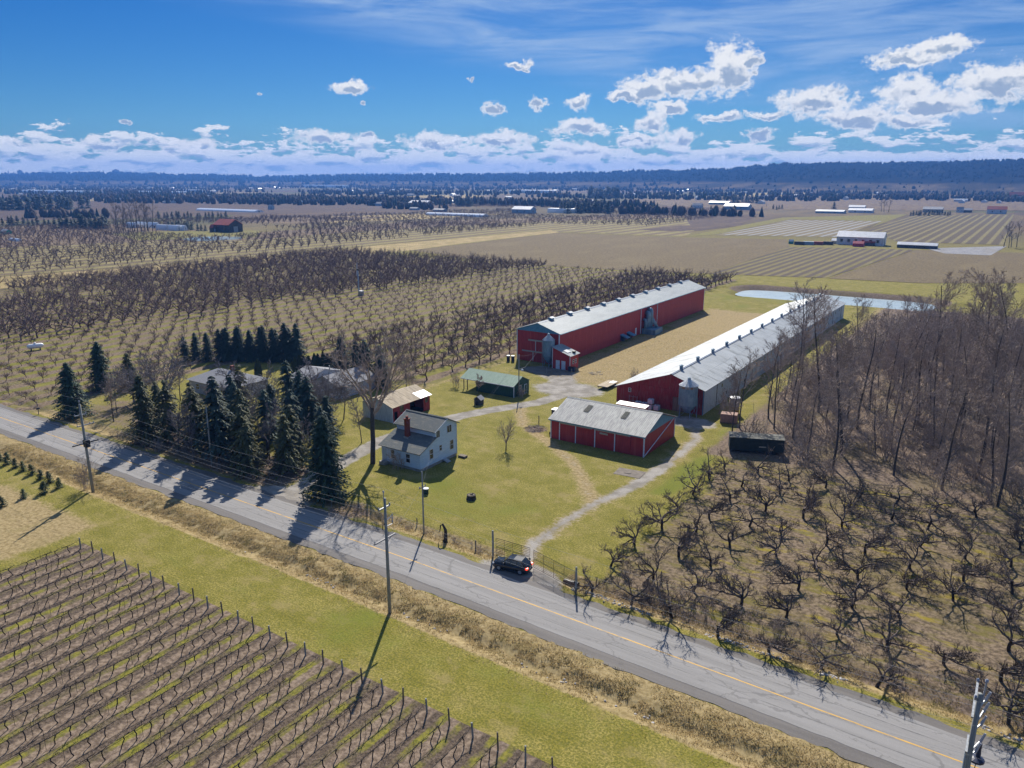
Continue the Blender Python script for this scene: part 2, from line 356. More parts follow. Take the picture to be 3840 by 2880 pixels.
dry = np.maximum.reduce([soft(dl, 1.6, 2.5) * .85, soft(df, 2.6, 2.5) * .6 * (GY > 74), soft(dm, 3.2, 2.5) * .5, rect(-96.5, -70.5, 157, 280, 6) * (.55 + .8 * n2), verge_n * .95, verge_f * .8, rect(-117, -70, 150, 166, 4) * .35,
    rect(-150, -103, 36, 51, 3) * .85 * (GX < -98) * (GY < 52), rect(-48, -30, 262, 318, 5) * .6, rect(-118, -110.5, 120, 300, 1.5) * .5])
ring = np.maximum(np.abs(GX + 66) - 36, np.abs(GY - 333.5) - 11.5)
rd = np.where((np.abs(GX + 66) > 30) & (np.abs(GY - 333.5) > 6), np.hypot(np.maximum(np.abs(GX + 66) - 30, 0), np.maximum(np.abs(GY - 333.5) - 6, 0)) - 6, ring)
dry = np.maximum(dry, soft(rd - 3, 4, 2) * (GY > 336) * .8)
litter = np.maximum.reduce([rect(-43.5, 400, 126, 320, 3) * .95, rect(-46, -38, 140, 260, 3) * .5, soft(np.abs(GY - 74.5), 1.6, .8) * (GX > -38) * .6,
    soft(rd - 3.5, 3.5, 2) * (GY > 333) * .95, rect(-135, -92, 72, 84, 4) * .8, rect(-165, -130, 74, 92, 5) * .55, soft(np.hypot(GX + 75, GY - 121), 2.5, 1.5) * .7,
    soft(np.hypot(GX + 78, GY - 73.5) * .35, 1.5, .7) * .6])
lush = np.maximum.reduce([rect(-79, -52, 76, 117, 6) * .4, rect(-76, -60, 96, 112, 5) * .55, rect(-44, -40, 104, 135, 2) * .8, rect(-100, -20, 47, 56, 3) * .45, rect(-46, -38, 130, 145, 2) * .9,
    rect(-118, -70, 283, 320, 4) * .35])
lush = np.clip(lush + (n2 - .5) * .9 * (GY < 320), 0, 1) * (1 - litter)
vine = rect(-100.2, 60, -60, 46.6, .35)
orl = rect(-440, -113.5, 70.5, 368, 2) * (1 - rect(-168, -112, 70, 134, 4)) * (1 - .0 * n1)
orr = rect(-38.0, 60, 75.5, 128, 4.5) * (.6 + .75 * n1)
far = np.clip((np.hypot(GX, GY) - 700) / 900, 0, 1); litter = np.maximum(litter, far * .75); dry = np.maximum(dry, np.clip((np.hypot(GX, GY) - 350) / 300, 0, 1) * .35)
# relief: ditches, tussocks, pond hollow and banks
gap_f = (1 - soft(np.abs(GX + 90.5), 5, 1.5)) * (1 - soft(np.abs(GX + 46.5), 5, 1.5))
Z = -.5 * np.exp(-((GY - (YC - 9.2)) / 1.25) ** 2) - .45 * np.exp(-((GY - (YC + 7.4)) / 1.1) ** 2) * gap_f
tus = fnoise(GX * 1.3, GY * 1.3, 2) - .5; tus2 = fnoise(GX * .8 + 9, GY * .8, 2) - .5
Z += tus * .42 * verge_n + tus * .3 * verge_f + tus2 * .18 * np.clip(litter * (GY < 320) + vine * .35 + dry * .4 * (GX > -420), 0, 1) + (n1 - .5) * .1 * (GX > -400) * (GY < 372) * (np.abs(GY - YC) > 5.2)
pond_dip = np.clip((6 - rd) / 8, 0, 1); Z -= pond_dip ** 1.3 * 3.0
Z += soft(np.abs(rd - 9.5), 3, 3) * (GY > 338) * .9 * (GY < 365)
Z = np.where(np.abs(GY - YC) < 5.0, np.minimum(Z, -.03), Z)
Z = np.where(np.hypot(GX, GY) > 1400, Z * 0 - .3, Z)
nx, ny = GX.shape; idx = np.arange(nx * ny).reshape(nx, ny)
quads = np.stack([idx[:-1, :-1].ravel(), idx[1:, :-1].ravel(), idx[1:, 1:].ravel(), idx[:-1, 1:].ravel()], 1)
gm = bpy.data.materials.new('ground_cover'); gm.use_nodes = True; T = NT(gm.node_tree); B = T.n['Principled BSDF']; B.inputs['Roughness'].default_value = .95; B.inputs['Specular IOR Level'].default_value = .1
P = T.add('ShaderNodeNewGeometry').outputs['Position']
a1 = T.add('ShaderNodeAttribute', attribute_name='m1'); a2 = T.add('ShaderNodeAttribute', attribute_name='m2')
s1 = T.add('ShaderNodeSeparateColor'); s2 = T.add('ShaderNodeSeparateColor'); T.l.new(a1.outputs['Color'], s1.inputs[0]); T.l.new(a2.outputs['Color'], s2.inputs[0])
fine = T.noise(P, 1.9, 8, .68); mid = T.noise(P, .33, 6, .6); big = T.noise(P, .07, 4, .55); grain = T.noise(P, 5.5, 3, .7)
def msk(ch, k=.55, lo=.38, hi=.62): return T.ramp(T.math('ADD', ch, T.math('MULTIPLY', T.math('SUBTRACT', T.math('MULTIPLY_ADD', mid, .5, T.math('MULTIPLY', fine, .5)), .5), k * 2)), lo, hi)
g = T.mix(T.ramp(mid, .36, .66), (.24, .205, .036), (.35, .285, .08))
blade = T.noise(P, 4.6, 7, .72)
g = T.mix(T.ramp(blade, .42, .6), T.mix(.8, g, (.085, .095, .014)), g)
g = T.mix(T.math('MULTIPLY', T.ramp(fine, .5, .4), .35), g, (.115, .12, .02))
g = T.mix(T.math('MULTIPLY', T.ramp(T.noise(T.mapv(P, (.16, .22, 1)), 1.0, 6, .7), .52, .66), .55), g, (.30, .235, .10))
g = T.mix(T.math('MULTIPLY', T.ramp(grain, .5, .75), .45), g, (.27, .22, .105))
g = T.mix(T.math('MULTIPLY', msk(a1.outputs['Alpha'], .5, .4, .75), .8), g, T.mix(fine, (.10, .13, .014), (.175, .19, .026)))
dryc = T.mix(T.ramp(fine, .33, .66), (.21, .155, .07), (.385, .30, .155)); dryc = T.mix(T.math('MULTIPLY', T.ramp(mid, .5, .66), .35), dryc, (.22, .18, .07))
g = T.mix(msk(s1.outputs[1], .5), g, dryc)
lit = T.mix(T.ramp(fine, .35, .66), (.10, .073, .054), (.24, .18, .135)); lit = T.mix(T.math('MULTIPLY', T.ramp(grain, .56, .72), .5), lit, (.27, .22, .17))
lit = T.mix(T.math('MULTIPLY', T.ramp(big, .5, .62), .4), lit, (.15, .125, .05))
g = T.mix(msk(s1.outputs[2], .45), g, lit)
# orchard floors: alternating grass alleys and worn strips under the rows
sp = T.add('ShaderNodeSeparateXYZ'); T.l.new(P, sp.inputs[0])
wob = T.math('MULTIPLY', T.math('SUBTRACT', mid, .5), 1.6)
def strip(coord, off, per): return T.math('PINGPONG', T.math('ADD', T.math('ADD', coord, off), wob), per / 2)
sl_ = strip(sp.outputs[0], 117.2 + 6.9 * 60, 6.9)           # 0 under the trees
olc = T.mix(T.ramp(sl_, 1.3, 2.4), T.mix(T.ramp(fine, .4, .6), (.115, .082, .058), (.235, .178, .12)), T.mix(T.ramp(big, .4, .58), T.mix(T.ramp(fine, .4, .6), (.115, .10, .036), (.20, .165, .075)), T.mix(T.ramp(mid, .38, .6), (.135, .135, .018), (.20, .18, .04))))
g = T.mix(msk(s2.outputs[1], .4), g, olc)
sr_ = strip(sp.outputs[1], -72.6 + 6.85 * 20, 6.85)
orc = T.mix(T.ramp(fine, .4, .62), (.10, .074, .05), (.25, .19, .13))
moss = T.math('MULTIPLY', T.ramp(T.noise(T.mapv(P, (.22, .75, 1)), 1.0, 6, .68), .48, .62), T.ramp(sr_, .3, 1.6, .5, 1.1))
orc = T.mix(T.math('MULTIPLY', moss, .7), orc, T.mix(T.ramp(T.noise(T.mapv(P, (.3, 1, 1), (4, 9, 0)), .6, 4), .47, .6), (.15, .132, .03), (.30, .235, .016)))
orc = T.mix(T.math('MULTIPLY', T.ramp(big, .45, .62), .3), orc, (.125, .105, .03))
g = T.mix(msk(s2.outputs[2], .4), g, orc)
# vineyard floor: bare strip under each row, grass and brushings in alternate alleys
xw = T.math('ADD', T.math('ADD', sp.outputs[0], 98.5 + 2.667 * 40), T.math('MULTIPLY', T.math('SUBTRACT', fine, .5), .5))
sv = T.math('PINGPONG', xw, 1.3335); alt = T.math('PINGPONG', T.math('ADD', xw, 0), 2.667)
soil = T.mix(T.ramp(fine, .4, .62), (.125, .092, .068), (.275, .21, .155))
alley_g = T.mix(T.ramp(T.noise(P, 2.6, 6, .65), .36, .62), (.115, .118, .02), (.24, .215, .04)); alley_b = T.mix(T.ramp(T.noise(P, 3.4, 7, .7), .38, .64), (.058, .044, .034), (.165, .125, .092))
isg = T.ramp(T.math('ADD', alt, T.math('MULTIPLY', T.math('SUBTRACT', mid, .5), .5)), 1.2, 1.45)
alley = T.mix(isg, alley_b, T.mix(T.ramp(mid, .42, .6, .1, 1), alley_b, alley_g))
vc = T.mix(T.ramp(sv, .38, .75), soil, alley)
vc = T.mix(T.math('MULTIPLY', T.ramp(grain, .6, .75), .45), vc, (.30, .25, .20))
g = T.mix(msk(s2.outputs[0], .12, .45, .55), g, vc)
# gravel, last, with wheel-worn pale and wet dark patches
grc = T.mix(T.ramp(mid, .36, .64), (.22, .20, .172), (.36, .335, .30)); grc = T.mix(T.math('MULTIPLY', T.ramp(grain, .45, .7), .5), grc, (.19, .18, .17))
gk = msk(s1.outputs[0], .5); g = T.mix(gk, g, grc)
g = T.mix(T.math('MULTIPLY', T.ramp(T.math('MULTIPLY', a2.outputs['Alpha'], T.math('ADD', .55, mid)), .3, .6), .6), g, (.10, .085, .07))
# far country: large patchwork of brown and tan plots
big2 = T.add('ShaderNodeTexVoronoi'); big2.inputs['Scale'].default_value = 1.0; T.l.new(T.mapv(P, (.0042, .0016, 1)), big2.inputs['Vector'])
hc = T.add('ShaderNodeSeparateColor'); T.l.new(big2.outputs['Color'], hc.inputs[0])
patch = T.mix(hc.outputs[0], (.105, .066, .054), (.165, .125, .066)); patch = T.mix(T.ramp(hc.outputs[1], .6, .7), patch, (.105, .10, .04)); patch = T.mix(T.ramp(hc.outputs[2], .8, .85), patch, (.26, .21, .12))
patch = T.mix(T.ramp(T.noise(T.mapv(P, (.02, .004, 1)), 1, 6, .65), .4, .62), T.mix(.5, patch, (.06, .05, .045)), patch)
dist = T.vmath('LENGTH', T.vmath('MULTIPLY', P, (1, 1, 0)))
g = T.mix(T.ramp(dist, 430, 1000), g, patch)
T.l.new(g, B.inputs['Base Color'])
bp = T.add('ShaderNodeBump'); bp.inputs['Strength'].default_value = .55; bp.inputs['Distance'].default_value = .16
T.put(bp.inputs['Height'], T.math('MULTIPLY_ADD', fine, .7, T.math('MULTIPLY', grain, .3))); T.l.new(bp.outputs[0], B.inputs['Normal'])
ground = raw_mesh('ground', np.stack([GX.ravel(), GY.ravel(), Z.ravel()], 1), quads, gm, None, 'structure', smooth=True)
for nm, chs in (('m1', (gravel, dry, litter, lush)), ('m2', (vine, orl, orr, mud))):
    at = ground.data.color_attributes.new(nm, 'FLOAT_COLOR', 'POINT')
    at.data.foreach_set('color', np.stack([np.clip(c, 0, 1).ravel() for c in chs], 1).astype(np.float32).ravel())
def gz(x, y):
    i = min(max(np.searchsorted(gx, x) - 1, 0), nx - 2); j = min(max(np.searchsorted(gy, y) - 1, 0), ny - 2)
    tx, ty = (x - gx[i]) / (gx[i + 1] - gx[i]), (y - gy[j]) / (gy[j + 1] - gy[j])
    return float((Z[i, j] * (1 - tx) + Z[i + 1, j] * tx) * (1 - ty) + (Z[i, j + 1] * (1 - tx) + Z[i + 1, j + 1] * tx) * ty)

# ------------------------------------------------------------------ road
def tarmac(name, c1, c2, dark, pale, sp_):
    m = bpy.data.materials.new(name); m.use_nodes = True; T = NT(m.node_tree); B = T.n['Principled BSDF']; B.inputs['Roughness'].default_value = .85; B.inputs['Specular IOR Level'].default_value = .25
    P = T.add('ShaderNodeNewGeometry').outputs['Position']
    lane = T.noise(T.mapv(P, (.05, 1.1, 1)), 1.0, 5, .6); f = T.noise(P, 4, 6, .7); blot = T.noise(T.mapv(P, (.55, 1.5, 1)), 1.0, 5, .65)
    c = T.mix(T.ramp(lane, .35, .65), c1, c2); c = T.mix(T.math('MULTIPLY', T.ramp(f, .45, .75), .4), c, pale)
    c = T.mix(T.math('MULTIPLY', T.ramp(blot, .62, .72), .6), c, dark)
    crack = T.add('ShaderNodeTexVoronoi', feature='DISTANCE_TO_EDGE'); crack.inputs['Scale'].default_value = 1.0
    T.l.new(T.vmath('ADD', T.mapv(P, (.09, .33, 1)), T.vmath('MULTIPLY', T.noise(P, 1.2, 4, col=True), (.12, .5, 0))), crack.inputs['Vector'])
    c = T.mix(T.math('MULTIPLY', T.ramp(crack.outputs['Distance'], .004, .014, 1, 0), sp_), c, dark)
    seam = T.math('ABSOLUTE', T.math('SUBTRACT', T.math('PINGPONG', T.math('SUBTRACT', T.add('ShaderNodeSeparateXYZ').outputs[1], 0), 1), 0))
    T.l.new(c, B.inputs['Base Color'])
    b = T.add('ShaderNodeBump'); b.inputs['Strength'].default_value = .3; b.inputs['Distance'].default_value = .02; T.put(b.inputs['Height'], f); T.l.new(b.outputs[0], B.inputs['Normal'])
    return m
asphalt = tarmac('worn_asphalt', (.225, .218, .212), (.27, .262, .255), (.12, .116, .113), (.31, .30, .292), .5)
shoulder_m = tarmac('dark_shoulder', (.125, .116, .110), (.17, .158, .148), (.085, .08, .076), (.22, .20, .18), .1)
def ribbon(name, lo, hi, z, m, rag=0., x0=-1500, x1=320, th=.03):
    xs = np.concatenate([np.linspace(x0, -200, 60)[:-1], np.linspace(-200, 20, 440), np.linspace(20, x1, 30)[1:]]); rr = random.Random(name); v = []; f = []
    for i, x in enumerate(xs):
        c = float(yc(x)); a, b = c + lo + (vnoise(x * .7, 3.3) - .5) * rag, c + hi + (vnoise(x * .7, 9.1) - .5) * rag
        v += [(x, a, z), (x, b, z), (x, a, z - th), (x, b, z - th)]
    for i in range(len(xs) - 1):
        o, w = i * 4, i * 4 + 4; f += [(o, w, w + 1, o + 1), (o, o + 2, w + 2, w), (o + 1, w + 1, w + 3, o + 3)]
    return struct(name, MB().add(v, f), m)
ribbon('road_shoulder', -4.9, -3.1, .012, shoulder_m, .7); ribbon('road_shoulder', 3.1, 4.6, .012, shoulder_m, .7)
ribbon('road', -3.4, 3.45, .03, asphalt, .14, th=.05)
yellow = mat('worn_yellow_paint', (.62, .36, .07), (.50, .30, .08), 1.5, .7, c3=(.30, .25, .19), s3=1.2, world_co=True, stretch=(.6, 2, 1))
ribbon('centre_line', -.085, .085, .036, yellow, .03, th=.004)
seal = mat('bitumen_seam', (.10, .10, .10), (.15, .15, .15), 3, .7, world_co=True)
for off in (-1.75, 1.65, 3.0):
    ribbon('pavement_seam', off - .03, off + .03, .0345, seal, .12, th=.003)
# pond
wm = mat('pond_water', (.36, .44, .46), (.30, .38, .41), .2, .3, .05, 1.2, spec=.3, world_co=True)
ang_ = [2 * math.pi * k / 56 for k in range(56)]
wp = [(-66 + 38 * math.copysign(abs(math.cos(a)) ** .45, math.cos(a)), 333.5 + 13 * math.copysign(abs(math.sin(a)) ** .5, math.sin(a)), -1.0) for a in ang_]
struct('pond_water', MB().add(wp, [tuple(range(56))]), wm)

# ------------------------------------------------------------------ plots of land beyond the farm (thin sheets over the ground)
def plot_mat(name, c1, c2, per=0., cs=None, wid=.4, sc=.25):
    m = bpy.data.materials.new(name); m.use_nodes = True; T = NT(m.node_tree); B = T.n['Principled BSDF']; B.inputs['Roughness'].default_value = .95; B.inputs['Specular IOR Level'].default_value = .1
    P = T.add('ShaderNodeNewGeometry').outputs['Position']; s = T.add('ShaderNodeSeparateXYZ'); T.l.new(P, s.inputs[0])
    c = T.mix(T.ramp(T.noise(T.mapv(P, (1, .35, 1)), sc, 7, .65), .36, .64), c1, c2)
    c = T.mix(T.math('MULTIPLY', T.ramp(T.noise(T.mapv(P, (.06, .02, 1)), 1, 4), .48, .66), .4), c, T.mix(.5, c2, (.24, .19, .10)))
    c = T.mix(T.math('MULTIPLY', T.ramp(T.noise(T.mapv(P, (1, .5, 1)), 1.6, 4, .75), .46, .62), .5), c, T.mix(.5, c1, (.05, .042, .032)))
    if per:
        w = T.math('PINGPONG', T.math('ADD', T.math('ADD', s.outputs[0], 4000), T.math('MULTIPLY', T.noise(P, .5, 3), .5)), per / 2)
        k = T.ramp(w, per / 2 * wid, per / 2 * (wid + .3)); c = T.mix(k, cs, c)
    T.l.new(c, B.inputs['Base Color']); return m
pl_tan = plot_mat('mown_dry_grass', (.42, .32, .16), (.26, .21, .08), sc=.2); pl_olive = plot_mat('olive_stubble', (.12, .092, .05), (.195, .15, .08), sc=.9)
pl_vine = plot_mat('vineyard_plot', (.21, .175, .075), (.16, .14, .05), 5.4, (.10, .078, .06)); pl_vine2 = plot_mat('far_vineyard_plot', (.24, .205, .10), (.18, .16, .065), 8.0, (.105, .082, .055), .5)
pl_white = plot_mat('plastic_row_plot', (.17, .14, .08), (.23, .19, .11), 9., (.30, .31, .32), .14); pl_brown = plot_mat('dormant_orchard_plot', (.115, .078, .06), (.22, .165, .10), sc=.12)
pl_dark = plot_mat('dark_cane_plot', (.075, .052, .046), (.115, .08, .066)); pl_grav = plot_mat('gravel_yard', (.30, .30, .31), (.24, .24, .25)); pl_green = plot_mat('yellow_green_meadow', (.215, .19, .055), (.165, .155, .04))
pl_och = plot_mat('ochre_orchard_floor', (.30, .245, .11), (.19, .17, .06), 17., (.15, .115, .07), .3)
def plot(pts, m, i):
    v = [(*dp(x, y), .05 + .012 * i) for x, y in pts]
    if sum((v[k][0] - v[k - 1][0]) * (v[k][1] + v[k - 1][1]) for k in range(len(v))) > 0: v = v[::-1]
    return struct('field', MB().add(v, [tuple(range(len(v)))]), m)
plot([(-20,600),(300,577),(600,551),(830,529),(1000,514),(1190,497),(1210,502),(1000,526),(880,542),(700,556),(500,575),(250,597),(-20,626)], pl_tan, 3)
plot([(887,541),(1204,503),(1475,513),(1700,517),(1705,533),(1535,591),(1400,588),(1060,566)], pl_olive, 4)
plot([(1705,533),(1978,540),(1785,601),(1535,592)], pl_vine, 5)
plot([(1980,540),(2260,548),(2260,612),(1990,612),(1788,602)], pl_olive, 6)
plot([(1545,508),(1708,475),(1908,478),(1808,512)], pl_white, 7)
plot([(1875,498),(1968,465),(2190,463),(2168,529),(1941,523)], pl_vine2, 8)
plot([(2000,537),(2175,532),(2140,552),(2040,548)], pl_grav, 9)
plot([(-20,598),(-20,536),(300,522),(540,518),(900,492),(1190,478),(1480,470),(1530,482),(1480,511),(1204,501),(1190,496),(1000,513),(830,528),(600,550),(300,576)], pl_och, 2)
plot([(1480,470),(1640,462),(1600,488),(1500,500)], pl_dark, 5); plot([(1380,497),(1470,487),(1580,489),(1470,500)], pl_dark, 10)
plot([(1535,500),(1690,470),(1960,463),(1880,492),(1905,478),(1708,474),(1545,507),(1480,511)], pl_green, 6)
plot([(-20,536),(-20,492),(200,482),(430,495),(540,518),(300,522)], pl_brown, 4); plot([(520,505),(900,478),(1180,470),(1480,466),(1480,470),(1190,478),(900,492),(540,518)], pl_brown, 4)
plot([(240,505),(330,500),(560,498),(560,512),(300,520)], pl_green, 8)
plot([(0,478),(0,440),(380,430),(820,430),(900,455),(560,462),(300,472)], pl_dark, 3); plot([(1350,430),(1800,420),(2212,428),(2212,455),(1650,452),(1450,446)], pl_brown, 3)
plot([(870,424),(1000,420),(1060,424),(960,430)], pl_tan, 6); plot([(1560,420),(1720,415),(1800,420),(1640,426)], pl_tan, 6); plot([(640,470),(900,462),(1100,462),(900,474),(700,482)], pl_tan, 6)
plot([(1700,408),(1900,412),(1960,408),(1840,404)], pl_olive, 6); plot([(520,480),(640,468),(860,468),(640,484)], pl_brown, 7)
SC.cycles.use_adaptive_sampling = True; SC.cycles.adaptive_threshold = .02
# ------------------------------------------------------------------ buildings
def window(parent, face, u, z, w, h, at, frame=white_trim, bars=1, depth=.06):
    """window on a wall: face '-y','+y','-x','+x'; u is the centre along the wall, at the wall plane"""
    s = -1 if face[0] == '-' else 1; ax = face[1]
    def bx(mb, u0, u1, z0, z1, d0, d1):
        lo, hi = sorted((at + s * d0, at + s * d1))
        return mb.box(u0, u1, lo, hi, z0, z1) if ax == 'y' else mb.box(lo, hi, u0, u1, z0, z1)
    g = part('window', bx(MB(), u - w / 2, u + w / 2, z - h / 2, z + h / 2, -.02, .02), glass, parent)
    fr = MB(); t = .075
    bx(fr, u - w / 2 - t, u - w / 2, z - h / 2 - t, z + h / 2 + t, -.02, depth); bx(fr, u + w / 2, u + w / 2 + t, z - h / 2 - t, z + h / 2 + t, -.02, depth)
    bx(fr, u - w / 2, u + w / 2, z + h / 2, z + h / 2 + t, -.02, depth); bx(fr, u - w / 2, u + w / 2, z - h / 2 - t, z - h / 2, -.02, depth + .05)
    part('frame', fr, frame, g)
    if bars:
        b = MB(); bx(b, u - w / 2, u + w / 2, z - .03, z + .03, .02, .045) if bars == 1 else bx(b, u - .03, u + .03, z - h / 2, z + h / 2, .02, .045); part('sash_bar', b, frame, g)
    return g
def door(parent, face, u, w, h, at, m, name='door', z0=0., fm=None, handle=True, depth=.07):
    s = -1 if face[0] == '-' else 1; ax = face[1]
    def bx(mb, u0, u1, za, zb, d0, d1):
        lo, hi = sorted((at + s * d0, at + s * d1)); return mb.box(u0, u1, lo, hi, za, zb) if ax == 'y' else mb.box(lo, hi, u0, u1, za, zb)
    d = part(name, bx(MB(), u - w / 2, u + w / 2, z0, z0 + h, -.02, depth), m, parent)
    if fm:
        f = MB(); bx(f, u - w / 2 - .09, u - w / 2, z0, z0 + h + .09, -.02, depth + .03); bx(f, u + w / 2, u + w / 2 + .09, z0, z0 + h + .09, -.02, depth + .03); bx(f, u - w / 2, u + w / 2, z0 + h, z0 + h + .09, -.02, depth + .03); part('door_frame', f, fm, d)
    if handle: part('handle', bx(MB(), u + w * .36, u + w * .36 + .1, z0 + h * .45, z0 + h * .45 + .12, depth, depth + .08), metal_d, d)
    return d
def strip_(parent, name, m, x0, x1, y0, y1, z0, z1): return part(name, MB().box(x0, x1, y0, y1, z0, z1), m, parent)

# --- long red barn ---------------------------------------------------------
BX0, BX1, BY0, BY1, BE, BR = -111.2, -98.3, 169.3, 274.5, 8.36, 10.45; BM = (BX0 + BX1) / 2
b1 = thing('long_barn', 'long tall red barn with pale metal roof and blue-grey gable beside the orchard', 'barn', (0, 0, 0))
part('wall', MB().prism([(BX0, -.3), (BX1, -.3), (BX1, BE), (BM, BR - .1), (BX0, BE)], 'y', BY0, BY1), red, b1)
r_ = part('roof', MB().ribbed((BX1 + .45, BY0 - .35, BE - .05), (BX1 + .45, BY1 + .35, BE - .05), (BM, BY1 + .35, BR + .1), (BM, BY0 - .35, BR + .1), .9, .016), galv, b1)
part('roof', MB().ribbed((BX0 - .45, BY1 + .35, BE - .05), (BX0 - .45, BY0 - .35, BE - .05), (BM, BY0 - .35, BR + .1), (BM, BY1 + .35, BR + .1), .9), galv, b1)
part('ridge_cap', MB().prism([(BM - .4, BR + .03), (BM, BR + .2), (BM + .4, BR + .03)], 'y', BY0 - .36, BY1 + .36), galv_cone, b1)
for y in (BY0 - .03,): part('gable_panel', MB().prism([(BX0 + .03, BE - .25), (BX1 - .03, BE - .25), (BX1 - .03, BE + .02), (BM, BR - .08), (BX0 + .03, BE + .02)], 'y', y - .05, y + .02), blue_trim, b1)
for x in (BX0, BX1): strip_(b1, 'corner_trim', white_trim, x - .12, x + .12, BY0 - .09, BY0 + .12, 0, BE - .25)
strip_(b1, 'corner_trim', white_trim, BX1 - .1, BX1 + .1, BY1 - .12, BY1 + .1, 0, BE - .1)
strip_(b1, 'gutter', blue_trim, BX1 + .40, BX1 + .58, BY0 - .3, BY1 + .3, BE - .26, BE - .1)
for k in range(10):
    y = BY0 + 6.5 + k * 10.1
    v = part('ridge_vent', MB().box(BM - .55, BM + .55, y - .75, y + .75, BR, BR + .52), blue_trim, b1); part('vent_cap', MB().prism([(BM - .8, BR + .5), (BM + .8, BR + .5), (BM, BR + .78)], 'y', y - .9, y + .9), metal_l, v)
for (x0, x1, z0, z1) in ((-107.6, -103.2, 5.55, 5.95), (-109.6, -103.0, 2.55, 2.9)): strip_(b1, 'sliding_door_rail', metal_l, x0, x1, BY0 - .24, BY0 - .02, z0, z1)
for (x, z0, z1) in ((-105.4, 2.9, 5.55), (-103.2, 2.9, 5.55), (-106.2, .2, 2.55)): strip_(b1, 'door_post', white_trim, x - .08, x + .08, BY0 - .1, BY0 - .01, z0, z1)
for i in range(3):      # faint lapped siding courses on the long side
    strip_(b1, 'siding_lap', red, BX1 - .02, BX1 + .045, BY0 + .2, BY1 - .2, 2.0 + i * 2.05, 2.12 + i * 2.05)
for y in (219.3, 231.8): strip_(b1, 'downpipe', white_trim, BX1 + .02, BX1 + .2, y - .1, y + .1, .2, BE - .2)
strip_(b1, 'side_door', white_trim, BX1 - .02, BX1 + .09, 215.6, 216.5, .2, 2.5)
# exhaust ducts against its long wall
dk = thing('exhaust_ducts', 'grey metal exhaust ducts rising from a low unit on the long red barn wall', 'ducts', (-98.2, 223.4, 0))
part('housing', MB().box(.05, 4.6, -3.2, .6, 0, 1.6), galv_bin, dk); part('housing', MB().box(.05, 4.0, 1.2, 3.8, 0, 1.45), galv_bin, dk)
for (y, h, r) in ((-2.6, 4.4, .55), (-.7, 6.4, .75), (1.0, 7.1, .85)):
    part('duct', MB().tube([(1.0, y, 1.2), (1.0, y, h - .7), (.9, y, h - .15), (.2, y, h)], [r, r, r, r * .9], 10), galv_bin, dk, True)
part('duct_brace', MB().tube([(2.6, 2.6, 1.4), (1.3, 1.2, 4.6)], [.6, .55], 8), galv_bin, dk, True)
for i, y in enumerate((206.2, 210.5)):
    t = thing('exhaust_fan', ('nearer' if i == 0 else 'farther') + ' of two blue fan hoods low on the long red barn wall', 'fan', (-98.28, y, .3), group='fan hoods on the long barn')
    part('hood', MB().prism([(.0, 1.9), (2.3, 1.1), (2.3, .9), (0, 1.6)], 'y', -1, 1), blue_trim, t); part('fan_box', MB().box(.02, 1.0, -.8, .8, 0, 1.55), plastic_bl, t)
# annex
an = thing('lean_to_annex', 'small red annex with lean-to metal roof and two white doors beside a feed bin', 'shed')
AX0, AX1, AY0, AY1 = -98.2, -93.1, 165.9, 170.3
part('wall', MB().prism([(AX0, -.2), (AX1, -.2), (AX1, 3.75), (AX0, 5.35)], 'y', AY0, AY1), red, an)
part('roof', MB().ribbed((AX1 + .4, AY0 - .3, 3.72), (AX1 + .4, AY1 + .3, 3.72), (AX0 - .2, AY1 + .3, 5.58), (AX0 - .2, AY0 - .3, 5.58), .5), galv, an)
for x in (AX0, AX1): strip_(an, 'corner_trim', white_trim, x - .08, x + .08, AY0 - .07, AY0 + .06, 0, 5.2 if x == AX0 else 3.6)
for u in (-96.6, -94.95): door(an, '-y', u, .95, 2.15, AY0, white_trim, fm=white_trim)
for u in (167.6, 168.9): window(an, '+x', u, 2.0, .62, 1.0, AX1)
strip_(an, 'roof_vent', metal_d, -93.9, -93.3, 168.4, 169.2, 4.0, 4.5); part('roof_hatch', MB().slab((-94.2, 166.6, 4.35), (-94.2, 168.4, 4.35), (-95.6, 168.4, 4.82), (-95.6, 166.6, 4.82), .05), galv_cone, an)

